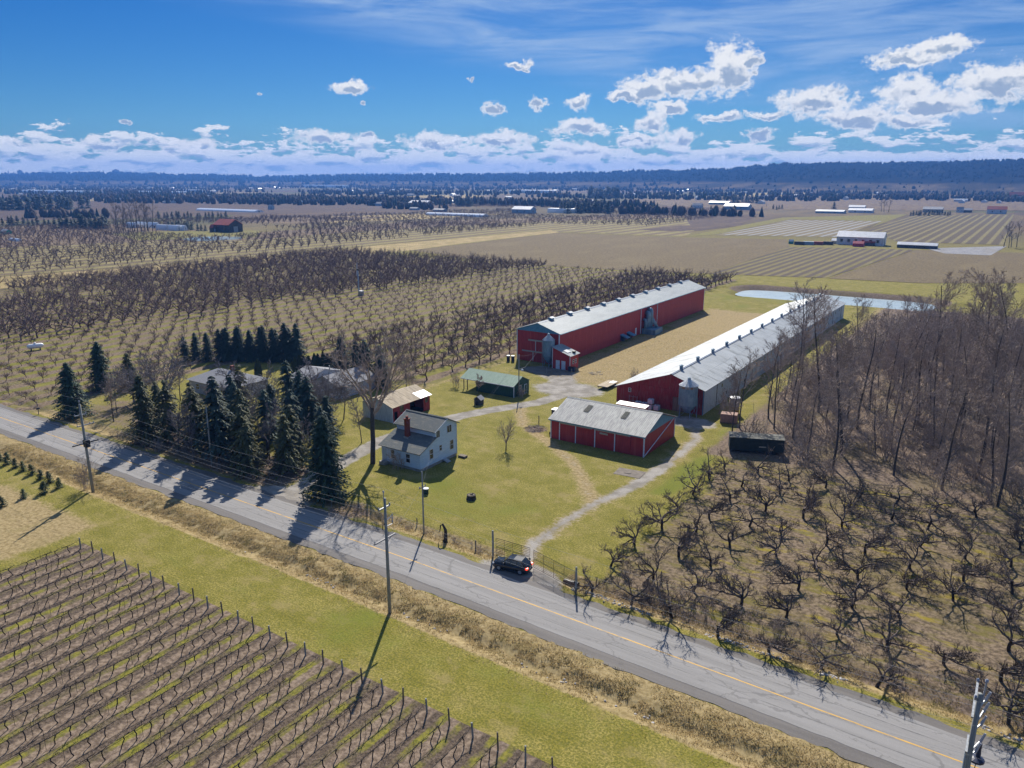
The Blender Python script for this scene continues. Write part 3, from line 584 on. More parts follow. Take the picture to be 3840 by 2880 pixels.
# --- feed bins ---------------------------------------------------------------
def feed_bin(name, label, x, y, R, z_hop, z_eave, z_top, rusty=False):
    t = thing(name, label, 'silo', (x, y, 0))
    prof = []; n = 14
    for i in range(n + 1):
        z = z_hop + (z_eave - z_hop) * i / n; prof += [(R * 1.0, z)] + ([(R * 1.018, z + (z_eave - z_hop) / n / 2)] if i < n else [])
    part('body', MB().lathe(prof, 28), galv_bin, t, True)
    part('hopper', MB().lathe([(R * .98, z_hop + .05), (R * .3, z_hop - 1.65), (.2, z_hop - 1.75)], 24), galv_bin, t, True)
    c = MB(); m = 14; vs = [(0, 0, z_top)]; fs = []
    for k in range(m * 2):
        a = math.pi * k / m; rr = R * 1.07; vs.append((rr * math.cos(a), rr * math.sin(a), z_eave - .08 + (.07 if k % 2 else 0)))
    fs = [(0, 1 + k, 1 + (k + 1) % (2 * m)) for k in range(2 * m)] + [tuple(range(2 * m, 0, -1))]
    c.add(vs, fs); part('conical_roof', c, galv_cone, t)
    part('filler_cap', MB().lathe([(.34, z_top - .28), (.34, z_top + .05), (.1, z_top + .2)], 12), galv_bin, t)
    for k in range(5):
        a = 2 * math.pi * k / 5 + .3; x0, y0 = R * .98 * math.cos(a), R * .98 * math.sin(a)
        part('leg', MB().tube([(x0 * 1.04, y0 * 1.04, -.1), (x0 * 1.02, y0 * 1.02, z_hop + 1.6)], .075, 6), galv_bin, t)
        a2 = 2 * math.pi * (k + 1) / 5 + .3
        part('brace', MB().tube([(x0 * 1.04, y0 * 1.04, .25), (R * 1.0 * math.cos(a2), R * 1.0 * math.sin(a2), z_hop - .1)], .04, 5), galv_bin, t)
    lx, ly = R * math.cos(-2.2), R * math.sin(-2.2); ld = MB()
    for s in (-.2, .2): part('ladder_rail', MB().tube([(lx * 1.08 + s, ly * 1.08, 1.2), (lx * 1.08 + s, ly * 1.08, z_eave)], .03, 4), metal_l, t)
    if rusty: part('rust_band', MB().lathe([(R * 1.024, z_eave - .55), (R * 1.026, z_eave - .12)], 28, cap=False), mat('rust_streaks', (.25, .30, .33), (.24, .14, .08), 1.6, .6, lo=.45, hi=.6, stretch=(1, 1, .4)), t)
    return t
feed_bin('feed_bin', 'grey feed bin on legs between the long red barn and its annex', -100.2, 167.2, 1.55, 2.6, 6.95, 8.45)
feed_bin('feed_bin', 'rust-streaked grey feed bin on legs before the white-roofed barn', -53.9, 145.1, 1.85, 2.6, 6.75, 8.1, True)

# --- long white-roofed barn ------------------------------------------------------
CX0, CX1, CM, CY0, CY1, EL_, ER_, CR = -71.1, -51.6, -58.7, 147.7, 284.8, 3.5, 5.34, 7.75
b2 = thing('poultry_barn', 'very long low barn with white sheet roof, red end and pale grey side', 'barn')
part('end_wall', MB().prism([(CX0, -.2), (CX1, -.2), (CX1, ER_), (CM, CR - .12), (CX0, EL_)], 'y', CY0, CY0 + .4), red_old, b2)
part('side_wall', MB().box(CX1 - .3, CX1, CY0 + .4, CY1, -.2, ER_), white_old, b2)
part('far_wall', MB().prism([(CX0, -.2), (CX1 - .3, -.2), (CX1 - .3, ER_ - .1), (CM, CR - .12), (CX0, EL_)], 'y', CY1 - .3, CY1), white_old, b2)
part('back_wall', MB().box(CX0, CX0 + .3, CY0 + .4, CY1 - .3, -.2, EL_ - .05), white_old, b2)
pl_ = 9.2; ncol = 15; Lc = (CY1 - CY0 + .6) / ncol
for side, (xe, ze) in (('r', (CX1 + .4, ER_ - .12)), ('l', (CX0 - .4, EL_ - .12))):
    me = None
    for rw in range(2 if side == 'r' else 3):
        nr = 2 if side == 'r' else 3; f0, f1 = rw / nr, (rw + 1) / nr + (.01 if rw < nr - 1 else 0)
        xa, za, xb, zb = xe + (CM - xe) * f0, ze + (CR - ze) * f0, xe + (CM - xe) * f1, ze + (CR - ze) * f1
        lift = .0 if rw % 2 == 0 else .0; me = None
        for c in range(ncol):
            y0 = CY0 - .3 + c * Lc
            if me is None:
                a, b_, c_, d_ = (0, 0, 0), (0, Lc - .015, 0), (xb - xa, Lc - .015, zb - za), (xb - xa, 0, zb - za)
                if side == 'l': a, b_, c_, d_ = b_, a, d_, c_
                me = MB().ribbed(a, b_, c_, d_, .92, .014, .04).mesh('roof_sheet', galv_dirty)
            link('roof_sheet', me, b2, (xa, y0, za + .006 * ((c + rw) % 2) + .02 * rw))
part('ridge_cap', MB().prism([(CM - .35, CR + .02), (CM, CR + .17), (CM + .35, CR + .02)], 'y', CY0 - .32, CY1 + .32), galv_cone, b2)
for k in range(14):
    y = CY0 + 5.2 + k * 9.7
    v = part('ridge_vent', MB().box(CM - .28, CM + .28, y - .28, y + .28, CR, CR + .75), galv_bin, b2)
    part('vent_cap', MB().lathe([(.5, CR + .72), (.5, CR + .8), (.12, CR + 1.0)], 8, (CM, y)), galv_bin, v)
strip_(b2, 'corner_trim', blue_trim, CX1 - .1, CX1 + .06, CY0 - .06, CY0 + .1, 0, ER_ - .15)
for i in range(11):
    y = CY0 + 8 + i * 12.4
    strip_(b2, 'wall_joint', metal_d, CX1 - .02, CX1 + .05, y - .12, y + .12, 0, ER_ - .3)
    for dy, zz in ((3.2, 3.9), (6.6, 1.6), (9.6, 4.0)):
        if y + dy < CY1 - 2: window(b2, '+x', y + dy, zz, .8, .75, CX1, white_old, 0)
dw = door(b2, '-y', -56.6, 3.1, 3.0, CY0, door_wood, 'sliding_door')
for u in (-1.45, -.5, .5, 1.45): part('board', MB().box(-56.6 + u - .07, -56.6 + u + .07, CY0 - .12, CY0 - .07, 0, 3.0), wood, dw)
for z in (.1, 2.8): part('rail', MB().box(-58.1, -55.1, CY0 - .135, CY0 - .09, z, z + .14), wood, dw)
window(b2, '-y', -68.0, 2.95, .5, .75, CY0); strip_(b2, 'hay_door', red_old, -65.4, -62.4, CY0 - .09, CY0 - .01, 3.3, 4.6); strip_(b2, 'hay_door', red_old, -61.9, -58.6, CY0 - .08, CY0 - .01, .4, 4.5)
strip_(b2, 'batten', red_old, -66.0, -65.85, CY0 - .1, CY0, .2, 4.2)

# --- machine shed -------------------------------------------------------------------
SX0, SX1, SY0, SY1, SE, SR = -70.1, -51.35, 118.25, 131.9, 3.95, 6.3; SM = (SY0 + SY1) / 2
ms = thing('machine_shed', 'red machine shed with dull corrugated roof and sliding doors on the lawn', 'shed')
part('wall', MB().prism([(SY0, -.2), (SY1, -.2), (SY1, SE), (SM, SR - .12), (SY0, SE)], 'x', SX0, SX1), red, ms)
part('roof', MB().ribbed((SX0 - .4, SY0 - .5, SE - .12), (SX1 + .4, SY0 - .5, SE - .12), (SX1 + .4, SM, SR + .06), (SX0 - .4, SM, SR + .06), .34, .05), zinc_old, ms)
part('roof', MB().ribbed((SX1 + .4, SY1 + .5, SE - .12), (SX0 - .4, SY1 + .5, SE - .12), (SX0 - .4, SM, SR + .06), (SX1 + .4, SM, SR + .06), .34, .05), zinc_old, ms)
part('ridge_cap', MB().prism([(SM - .3, SR), (SM, SR + .16), (SM + .3, SR)], 'x', SX0 - .42, SX1 + .42), zinc_old, ms)
for x, f in ((-65.2, .55), (-57.6, .5)):
    y = SY0 + 3.3; z = SE - .12 + (y - SY0 + .5) / (SM - SY0 + .5) * (SR + .06 - SE + .12); dz = (SR - SE + .18) / (SM - SY0 + .5)
    part('skylight', MB().slab((x, y, z + .085), (x + 1.0, y, z + .085), (x + 1.0, y + 2.1, z + .085 + dz * 2.1), (x, y + 2.1, z + .085 + dz * 2.1), .02), mat('grimy_skylight', (.10, .10, .085), (.17, .165, .14), 3, .9, spec=.05, stretch=(4, 1, 1)), ms)
part('gable_panel', MB().prism([(SY0 + .05, SE - .12), (SY1 - .05, SE - .12), (SM, SR - .14)], 'x', SX1 - .02, SX1 + .06), blue_trim, ms)
strip_(ms, 'fascia', blue_trim, SX0 - .38, SX1 + .38, SY0 - .44, SY0 - .05, SE - .36, SE - .2)
for (x0, x1) in ((-68.2, -61.4), (-62.0 + 1.0, -53.9)): strip_(ms, 'sliding_door_rail', metal_l, x0, x1, SY0 - .30, SY0 - .14, SE - .62, SE - .4)
for i, (x0, x1) in enumerate(((-68.1, -64.9), (-64.7, -60.95), (-60.75, -57.0), (-56.8, -53.9))):
    d_ = part('sliding_door', MB().box(x0, x1, SY0 - .14 + .03 * (i % 2), SY0 - .01, .05, SE - .55), red, ms)
for x in (-68.18, -64.8, -60.85, -56.9): strip_(ms, 'door_edge_trim', white_trim, x - .09, x + .09, SY0 - .2, SY0 - .145, .05, SE - .55)
strip_(ms, 'name_board', metal_l, -59.9, -58.3, SY0 - .17, SY0 - .14, 2.75, 3.08)
for (x, y) in ((SX1, SY0), (SX1, SY1), (SX0, SY0)): strip_(ms, 'corner_trim', white_trim, x - .1, x + .1, y - .1, y + .1, 0, SE - .4)
part('diagonal_brace', MB().tube([(SX1 + .07, SY0 + .2, .15), (SX1 + .07, SY1 - .4, SE - .1)], .09, 4), white_trim, ms)

# --- farmhouse ----------------------------------------------------------------------
HX0, HX1, HY0, HYM, HY1 = -87.5, -79.0, 91.2, 95.2, 101.1
h = thing('farmhouse', 'white two-storey farmhouse with low front roof and red brick chimney', 'house')
part('foundation', MB().box(HX0 + .06, HX1 - .06, HY0 + .06, HY1 - .06, -.3, .55), concrete, h)
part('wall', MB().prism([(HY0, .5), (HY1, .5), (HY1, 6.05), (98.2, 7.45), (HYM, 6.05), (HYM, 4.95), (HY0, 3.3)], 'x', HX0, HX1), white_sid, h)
part('roof', MB().slab((HX0 - .35, HY0 - .45, 3.25), (HX1 + .35, HY0 - .45, 3.25), (HX1 + .35, HYM + .02, 5.06), (HX0 - .35, HYM + .02, 5.06), .14), shingle, h)
part('roof', MB().slab((HX0 - .35, HYM - .45, 6.0), (HX1 + .4, HYM - .45, 6.0), (HX1 + .4, 98.2, 7.62), (HX0 - .35, 98.2, 7.62), .14), shingle, h)
part('roof', MB().slab((HX1 + .4, HY1 + .45, 6.0), (HX0 - .35, HY1 + .45, 6.0), (HX0 - .35, 98.2, 7.62), (HX1 + .4, 98.2, 7.62), .14), shingle, h)
for x in (HX0 - .37, HX1 + .36):
    part('barge_board', MB().add([(x, HYM - .47, 5.84), (x, 98.2, 7.46), (x, 98.2, 7.62), (x, HYM - .47, 6.0), (x + .06, HYM - .47, 5.84), (x + .06, 98.2, 7.46), (x + .06, 98.2, 7.62), (x + .06, HYM - .47, 6.0)], [(0,1,2,3),(7,6,5,4),(0,4,5,1),(1,5,6,2),(2,6,7,3),(3,7,4,0)]), white_trim, h)
part('roof_ridge', MB().prism([(97.95, 7.6), (98.2, 7.72), (98.45, 7.6)], 'x', HX0 - .36, HX1 + .41), shingle, h)
ch = part('chimney', MB().box(-84.35, -83.65, 93.6, 94.3, 4.0, 7.75), brick, h); part('flue_pot', MB().lathe([(.24, 7.75), (.24, 8.2), (.18, 8.2)], 10, (-84.0, 93.95)), brick, ch)
part('flashing', MB().box(-84.5, -83.5, 93.45, 94.45, 4.0, 4.62), metal_l, ch); part('chimney_cap', MB().box(-84.43, -83.57, 93.52, 94.38, 7.6, 7.76), brick, ch)
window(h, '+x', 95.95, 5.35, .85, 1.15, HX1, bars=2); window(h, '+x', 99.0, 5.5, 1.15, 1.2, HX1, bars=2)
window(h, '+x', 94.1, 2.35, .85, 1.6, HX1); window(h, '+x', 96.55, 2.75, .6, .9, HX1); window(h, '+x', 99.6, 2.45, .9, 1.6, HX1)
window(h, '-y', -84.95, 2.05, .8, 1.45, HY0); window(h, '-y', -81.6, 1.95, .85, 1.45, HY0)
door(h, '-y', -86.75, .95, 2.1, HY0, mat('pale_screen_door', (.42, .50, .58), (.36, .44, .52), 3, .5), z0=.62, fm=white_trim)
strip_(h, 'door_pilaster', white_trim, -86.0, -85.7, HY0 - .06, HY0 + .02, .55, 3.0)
part('doorstep', MB().box(-87.4, -86.1, HY0 - .9, HY0, 0, .55), concrete, h)
part('cellar_hatch', MB().slab((HX1 + .02, 97.0, .55), (HX1 + 1.1, 97.0, .12), (HX1 + 1.1, 98.0, .12), (HX1 + .02, 98.0, .55), .08), metal_l, h)
part('downpipe', MB().tube([(HX1 + .08, HY1 - .12, .3), (HX1 + .08, HY1 - .12, 6.0)], .05, 5), white_trim, h)
solo('step_crate', MB().box(-.7, .7, -.45, .45, 0, .35).add([], []), wood, 'low wooden step beside the farmhouse back corner', 'step', (HX1 + 1.4, 100.9, 0))

# --- old plywood-roofed shed -----------------------------------------------------------
OX0, OX1, OY0, OY1 = -108.9, -100.9, 108.6, 120.2; OM = -105.0; OE, OR_ = 3.3, 4.75
o = thing('old_shed', 'old open-fronted red shed with patched plywood roof and peeling white end', 'shed')
part('end_wall', MB().prism([(OX0, -.2), (OX1, -.2), (OX1, OE), (OM, OR_ - .08), (OX0, OE)], 'y', OY0, OY0 + .2), white_old, o)
part('far_wall', MB().prism([(OX0, -.2), (OX1, -.2), (OX1, OE), (OM, OR_ - .08), (OX0, OE)], 'y', OY1 - .2, OY1), red_old, o)
part('back_wall', MB().box(OX0, OX0 + .2, OY0 + .2, OY1 - .2, -.2, OE), red_old, o)
for (y0, y1, z0, z1) in ((OY0 + .2, 109.2, 0, 3.25), (109.2, 110.2, 2.1, 3.25), (110.2, 113.9, 0, 3.25), (118.2, OY1 - .2, 0, 3.25), (113.9, 118.2, 2.95, 3.25)): part('front_wall', MB().box(OX1 - .2, OX1, y0, y1, z0 - .2 * (z0 == 0), z1), red_old, o)
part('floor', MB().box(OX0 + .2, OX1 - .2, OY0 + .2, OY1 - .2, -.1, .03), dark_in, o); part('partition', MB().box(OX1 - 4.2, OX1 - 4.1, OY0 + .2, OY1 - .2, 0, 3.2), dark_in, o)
window(o, '+x', 111.4, 2.3, .95, 1.15, OX1, wood, 0); window(o, '+x', 119.1, 2.35, .75, .9, OX1, wood, 0)
for c in range(10):
    for rw in range(2):
        y0 = OY0 - .35 + c * 1.23; f0, f1 = rw / 2, (rw + 1) / 2; xe = OX1 + .4; ze = OE - .12
        xa, za, xb, zb = xe + (OM - xe) * f0, ze + (OR_ - ze) * f0, xe + (OM - xe) * f1, ze + (OR_ - ze) * f1
        j = .03 * ((c * 7 + rw * 3) % 3) / 3
        part('roof_panel', MB().slab((xa, y0, za + j), (xa, y0 + 1.2, za + j), (xb, y0 + 1.2, zb + j), (xb, y0, zb + j), .035), white_sheet if (rw == 0 and c >= 7) else plywood, o)
part('back_roof', MB().slab((OX0 - .4, OY1 + .3, OE - .12), (OX0 - .4, OY0 - .35, OE - .12), (OM, OY0 - .35, OR_), (OM, OY1 + .3, OR_), .05), plywood, o)
solo('water_drum', MB().lathe([(.3, 0), (.32, .3), (.3, .6), (.3, .9), (.1, .95)], 14), plastic_w, 'white drum standing at the open front of the plywood-roofed shed', 'drum', (-100.3, 114.2, 0))

# --- green shed -----------------------------------------------------------------------
GX0, GX1, GY0_, GY1_ = -105.2, -91.0, 137.2, 143.4; GM = (GY0_ + GY1_) / 2; GE, GR = 2.75, 4.25
gs = thing('green_shed', 'long dark green shed with pale green roof and open porch end', 'shed')
part('wall', MB().prism([(GY0_, -.2), (GY1_, -.2), (GY1_, GE), (GM, GR - .1), (GY0_, GE)], 'x', -101.3, GX1), green_wall, gs)
part('roof', MB().ribbed((GX0 - .3, GY0_ - .45, GE - .13), (GX1 + .3, GY0_ - .45, GE - .13), (GX1 + .3, GM, GR), (GX0 - .3, GM, GR), .6, .025), green_roof, gs)
part('roof', MB().ribbed((GX1 + .3, GY1_ + .45, GE - .13), (GX0 - .3, GY1_ + .45, GE - .13), (GX0 - .3, GM, GR), (GX1 + .3, GM, GR), .6, .025), green_roof, gs)
for (x, y) in ((-103.9, GY0_ + .1), (-104.9, GY0_ + .1), (-104.9, GY1_ - .1)): strip_(gs, 'porch_post', wood, x - .08, x + .08, y - .08, y + .08, 0, GE - .05)
strip_(gs, 'corner_trim', white_trim, GX1 - .09, GX1 + .05, GY0_ - .05, GY0_ + .09, 0, GE - .1)
window(gs, '+x', 139.6, 1.65, .95, 1.25, GX1, bars=2); door(gs, '+x', 141.9, .9, 2.05, GX1, green_wall, fm=white_trim)
strip_(gs, 'eave_board', white_trim, GX0 - .28, GX1 + .28, GY0_ - .47, GY0_ - .43, GE - .28, GE - .12)

# --- bungalow behind the trees ------------------------------------------------------------
def hip_roof(parent, x0, x1, y0, y1, ze, zr, m, ov=.5):
    x0 -= ov; x1 += ov; y0 -= ov; y1 += ov; w = (y1 - y0) / 2 if y1 - y0 < x1 - x0 else (x1 - x0) / 2
    if y1 - y0 < x1 - x0: r0, r1 = (x0 + w * .8, (y0 + y1) / 2, zr), (x1 - w * .8, (y0 + y1) / 2, zr); fs = [(0,1,5,4),(2,3,4,5),(3,0,4),(1,2,5),(3,2,1,0)]
    else: r0, r1 = ((x0 + x1) / 2, y0 + w * .8, zr), ((x0 + x1) / 2, y1 - w * .8, zr); fs = [(1,2,5,4),(3,0,4,5),(0,1,4),(2,3,5),(3,2,1,0)]
    return part('roof', MB().add([(x0, y0, ze), (x1, y0, ze), (x1, y1, ze), (x0, y1, ze), r0, r1], fs), m, parent)
bg1 = thing('bungalow', 'low bungalow with grey hip roof half hidden by bare trees and spruces', 'house')
part('wall', MB().box(-155.5, -141.0, 100.8, 111.0, -.2, 2.9), mat('grey_stucco', (.42, .43, .45), (.36, .37, .39), 3, .8), bg1); hip_roof(bg1, -155.5, -141, 100.8, 111, 2.85, 5.0, shingle_b)
for u in (-152.5, -148, -143.5): window(bg1, '-y', u, 1.6, 1.3, 1.2, 100.8)
door(bg1, '-y', -145.7, .95, 2.05, 100.8, white_trim); part('chimney', MB().box(-147.6, -146.9, 106.2, 106.9, 4.2, 6.0), brick, bg1)
bg2 = thing('garage_wing', 'pale grey gabled house with white end wall behind the spruces', 'house')
part('wall', MB().prism([(112.0, -.2), (126.0, -.2), (126, 3.0), (119, 4.75), (112, 3)], 'x', -136.5, -130.9), mat('pale_house_wall', (.46, .50, .56), (.40, .44, .50), 3, .7), bg2)
part('wall', MB().prism([(-131.0, -.2), (-122.2, -.2), (-122.2, 2.9), (-126.6, 4.6), (-131, 2.9)], 'y', 114.8, 126.3), MATS['pale_house_wall'], bg2)
part('roof', MB().slab((-137, 111.5, 2.85), (-130.6, 111.5, 2.85), (-130.6, 119, 4.9), (-137, 119, 4.9), .12), shingle_b, bg2); part('roof', MB().slab((-130.6, 126.5, 2.85), (-137, 126.5, 2.85), (-137, 119, 4.9), (-130.6, 119, 4.9), .12), shingle_b, bg2)
part('roof', MB().slab((-121.7, 114.4, 2.75), (-121.7, 126.7, 2.75), (-126.6, 126.7, 4.75), (-126.6, 114.4, 4.75), .12), shingle_b, bg2); part('roof', MB().slab((-131.4, 126.7, 2.75), (-131.4, 114.4, 2.75), (-126.6, 114.4, 4.75), (-126.6, 126.7, 4.75), .12), shingle_b, bg2)
window(bg2, '-y', -128.4, 1.6, 1.2, 1.1, 114.8); window(bg2, '-y', -124.6, 1.6, 1.2, 1.1, 114.8); door(bg2, '-y', -126.5, .95, 2.05, 114.8, white_trim)
part('roof_vent', MB().tube([(-130.3, 120, 4.4), (-130.3, 120, 5.6)], .12, 8), metal_l, bg2)
# ------------------------------------------------------------------ vegetation
def in_frame(x, y, z=0., mx=120, my=120):
    c, s = math.cos(-YAW), math.sin(-YAW); X, Y, Zz = x * c - y * s, x * s + y * c, z - CAM_H
    f = Y * math.cos(PITCH) - Zz * math.sin(PITCH); u = Y * math.sin(PITCH) + Zz * math.cos(PITCH)
    if f < 1: return False
    a, b = 1920 + X / f * F_PX, 1440 - u / f * F_PX
    return -mx < a < 3840 + mx and -my < b < 2880 + my * 3
def rvec(r): 
    a = r.uniform(0, 2 * math.pi); z = r.uniform(-1, 1); q = math.sqrt(1 - z * z); return Vector((q * math.cos(a), q * math.sin(a), z))
def grow(tr, cr, r, p, d, L, rad, lev, C):
    """one limb and, in turn, the limbs that leave it"""
    rad = max(rad, C.get('rmin', (0, 0, .026, .02, .017))[lev]); n = C['seg'][lev]; pts, rr = [p.copy()], [rad]; dirs = [d.copy()]; end = C.get('end', [.45, .35, .3, .3, .3])[lev]
    for i in range(n):
        d = (d + rvec(r) * C['wob'][lev] + Vector((0, 0, 1)) * C['up'][lev]).normalized(); p = p + d * (L / n)
        pts.append(p.copy()); rr.append(rad * (1 - (1 - end) * (i + 1) / n)); dirs.append(d.copy())
    (tr if lev == 0 else cr).tube(pts, rr, C['side'][lev], cap=False)
    if lev >= C['lev']: return
    k = C['kids'][lev]; k = r.randint(int(k * .8), int(math.ceil(k * 1.2)))
    for j in range(k):
        t = C['t0'][lev] + (1 - C['t0'][lev]) * ((j + r.random()) / k); i = min(int(t * n), n - 1); f = t * n - i
        q = pts[i].lerp(pts[i + 1], f); dd = dirs[i + 1]; side = dd.cross(rvec(r))
        if side.length < .05: continue
        side.normalize(); sp = math.radians(r.gauss(C['spread'][lev], 10)); nd = (dd * math.cos(sp) + side * math.sin(sp)).normalized()
        if lev == 0 and 'flat' in C: nd = Vector((nd.x, nd.y, nd.z * C['flat'] + .15)).normalized()
        grow(tr, cr, r, q, nd, L * C['ratio'][lev] * r.uniform(.7, 1.2) * (1 - C['tp'][lev] * t), rr[i] * C['rr'][lev], lev + 1, C)
GN = dict(rmin=(0, 0, .03, .02, .014), lev=4, seg=[3, 5, 4, 3, 1], side=[7, 5, 4, 3, 3], wob=[.28, .40, .38, .35, .2], up=[.1, .03, .06, .15, .2], kids=[6, 7, 6, 5, 0], t0=[.55, .25, .2, .2, 0], spread=[64, 50, 48, 45, 40], ratio=[2.1, .5, .55, .6, .5], rr=[.72, .6, .58, .6, .6], tp=[0, .3, .3, .3, .3], end=[.85, .4, .35, .35, .4])
YG = dict(lev=3, seg=[2, 3, 2, 1], side=[5, 4, 3, 3], wob=[.15, .25, .3, .2], up=[.1, .08, .08, .1], kids=[6, 6, 4, 0], t0=[.6, .25, .2, 0], spread=[45, 40, 38, 30], ratio=[1.9, .5, .55, .5], rr=[.6, .55, .55, .5], tp=[0, .3, .3, .3])
FO = dict(rmin=(0, .05, .034, .026, .021), lev=4, seg=[9, 5, 3, 2, 1], side=[7, 5, 4, 3, 3], wob=[.08, .2, .27, .3, .3], up=[.05, .08, .08, .06, .05], kids=[18, 8, 6, 4, 0], t0=[.28, .2, .15, .15, 0], spread=[50, 44, 42, 40, 30], ratio=[.38, .48, .5, .55, .5], rr=[.48, .5, .5, .5, .5], tp=[.5, .3, .3, .3, 0], end=[.25, .25, .3, .3, .3])
FOS = dict(FO, lev=3, kids=[16, 9, 8, 0, 0], t0=[.3, .25, .2, .2, 0], side=[6, 4, 3, 3, 3])
BIG = dict(FO, rmin=(0, .1, .045, .032, .025), seg=[5, 6, 4, 3, 1], up=[.04, .06, .05, .06, .05], kids=[8, 9, 7, 5, 0], t0=[.72, .25, .2, .2, 0], spread=[30, 42, 42, 40, 30], ratio=[1.25, .42, .45, .5, .5], rr=[.62, .5, .5, .5, .5], tp=[0, .3, .3, .3, 0], end=[.75, .2, .3, .3, .3])
RND = dict(FO, rmin=(0, .06, .05, .04, .033), seg=[3, 5, 4, 2, 1], kids=[11, 9, 7, 6, 0], t0=[.55, .25, .2, .2, 0], spread=[52, 44, 42, 40, 30], ratio=[1.9, .5, .5, .5, .5], rr=[.6, .5, .45, .45, .5], end=[.7, .25, .3, .3, .3], tp=[0, .3, .3, .3, 0])
BR_ = dict(lev=2, seg=[2, 1, 1], side=[3, 3, 3], wob=[.2, .3, .3], up=[.1, .1, .1], kids=[5, 4, 0], t0=[.2, .2, 0], spread=[40, 40, 30], ratio=[.6, .6, .5], rr=[.6, .6, .6], tp=[.3, .3, .3])
def make_tree(seed, L, rad, C, lean=.06):
    r = random.Random(seed); tr, cr = MB(), MB()
    grow(tr, cr, r, Vector((0, 0, -.15)), Vector((r.uniform(-lean, lean), r.uniform(-lean, lean), 1)).normalized(), L, rad, 0, C)
    return tr, cr
def tree_thing(name, label, trcr, mt, mc, loc, group=None, rz=0., cat='tree'):
    t = thing(name, label, cat, loc, rz, group); part('trunk', trcr[0], mt, t, True); part('crown', trcr[1], mc, t, False); return t
rng = random.Random(11)
def nth(n): return '%d%s' % (n, 'th' if 10 < n % 100 < 14 else {1: 'st', 2: 'nd', 3: 'rd'}.get(n % 10, 'th'))
# --- gnarled orchard on the right --------------------------------------------------------
gv = [make_tree(100 + i, 1.25 + .12 * i % .4, .17, GN, .25) for i in range(7)]
gproto = [tree_thing('gnarled_fruit_tree', '', gv[i], bark, twig_dk, (0, 0, -500)) for i in range(7)]
GL = 'gnarled bare fruit tree in the orchard right of the field drive'
cnt = 0; used = set()
def use(protos, k, x, y, rz, s, label, group, z=None, sz=None):
    p = protos[k]; o_ = p if (id(protos), k) not in used else copy_tree(p); used.add((id(protos), k))
    o_.location = (x, y, gz(x, y) if z is None else z); o_.rotation_euler = (0, 0, rz); o_.scale = (s, s, sz or s); o_['label'] = label; o_['group'] = group; return o_
for j in range(8):
    for i in range(10):
        x, y = -37.9 + 5.2 * i + rng.uniform(-.6, .6), 73.2 + 6.85 * j + rng.uniform(-.7, .7)
        if j == 0: x = -37.8 + 5.25 * i + rng.uniform(-.3, .3)
        if x < -39 or rng.random() < .04: continue
        if not in_frame(x, y, 2, 250, 200): continue
        use(gproto, rng.randrange(7), x, y, rng.uniform(0, 6.28), rng.uniform(.88, 1.16), 'gnarled fruit tree, %s row from the road and %s from the field drive' % (nth(j + 1), nth(i + 1)) if j else 'roadside gnarled fruit tree, %s from the gate along the ditch' % nth(i + 1), 'fruit trees right of the drive' if j else 'roadside row of fruit trees')
# --- tall bare wood on the right ------------------------------------------------------------
fv = [make_tree(200 + i, [17, 19, 15, 21, 13, 18][i], [.2, .23, .17, .26, .15, .2][i], FO if i in (1, 3) else FOS, .05) for i in range(6)]
fproto = [tree_thing('bare_tree', '', fv[i], bark_t, twig, (0, 0, -500)) for i in range(6)]
pts_f = []
for _ in range(6000):
    x, y = rng.uniform(-45, 26), rng.uniform(126, 318)
    edge_ = -43 + max(0, 20 - (y - 126)) * .15 + (6 if y > 280 else 0)
    edge_ += max(0, y - 195) * .13
    if x < edge_ + rng.uniform(-1.5, 3) or y > 292: continue
    if -41 < x < -31 and 128 < y < 136: continue
    if any((x - a) ** 2 + (y - b) ** 2 < 30 for a, b in pts_f) or not in_frame(x, y, 8, 260, 100): continue
    pts_f.append((x, y))
    if len(pts_f) > 150: break
for (x, y) in pts_f:
    k = rng.randrange(6); s = rng.uniform(.72, 1.08) * (1 if y < 165 else max(.52, 1 - (y - 165) * .0062)); s = s if rng.random() > .08 else min(1.1, s * 1.5)
    use(fproto, k, x, y, rng.uniform(0, 6.28), s, 'bare tree at the near edge of the wood, %s from the left' % nth(1 + sum(1 for b_ in pts_f if b_[1] < 137 and b_[0] < x)) if y < 137 else 'tall bare tree in the wood right of the barns', 'trees at the edge of the wood' if y < 137 else 'trees of the bare wood', sz=s * rng.uniform(.95, 1.1))
for n_, (x, y, k, s) in enumerate([(-15, 206, 3, 1.12), (-10, 217, 1, 1.2), (-5.5, 197, 3, 1.2), (-1.5, 210, 1, 1.25), (1.5, 190, 3, 1.1), (-20, 188, 1, 1.1)]): use(fproto, k, x, y, n_ * 1.9, s, 'tallest bare tree rising above the wood at right, %s from the left' % nth([4, 3, 2, 5, 6, 1].index(n_ + 1) + 1 if False else [2, 3, 4, 5, 6, 1][n_]), 'tall trees above the wood')
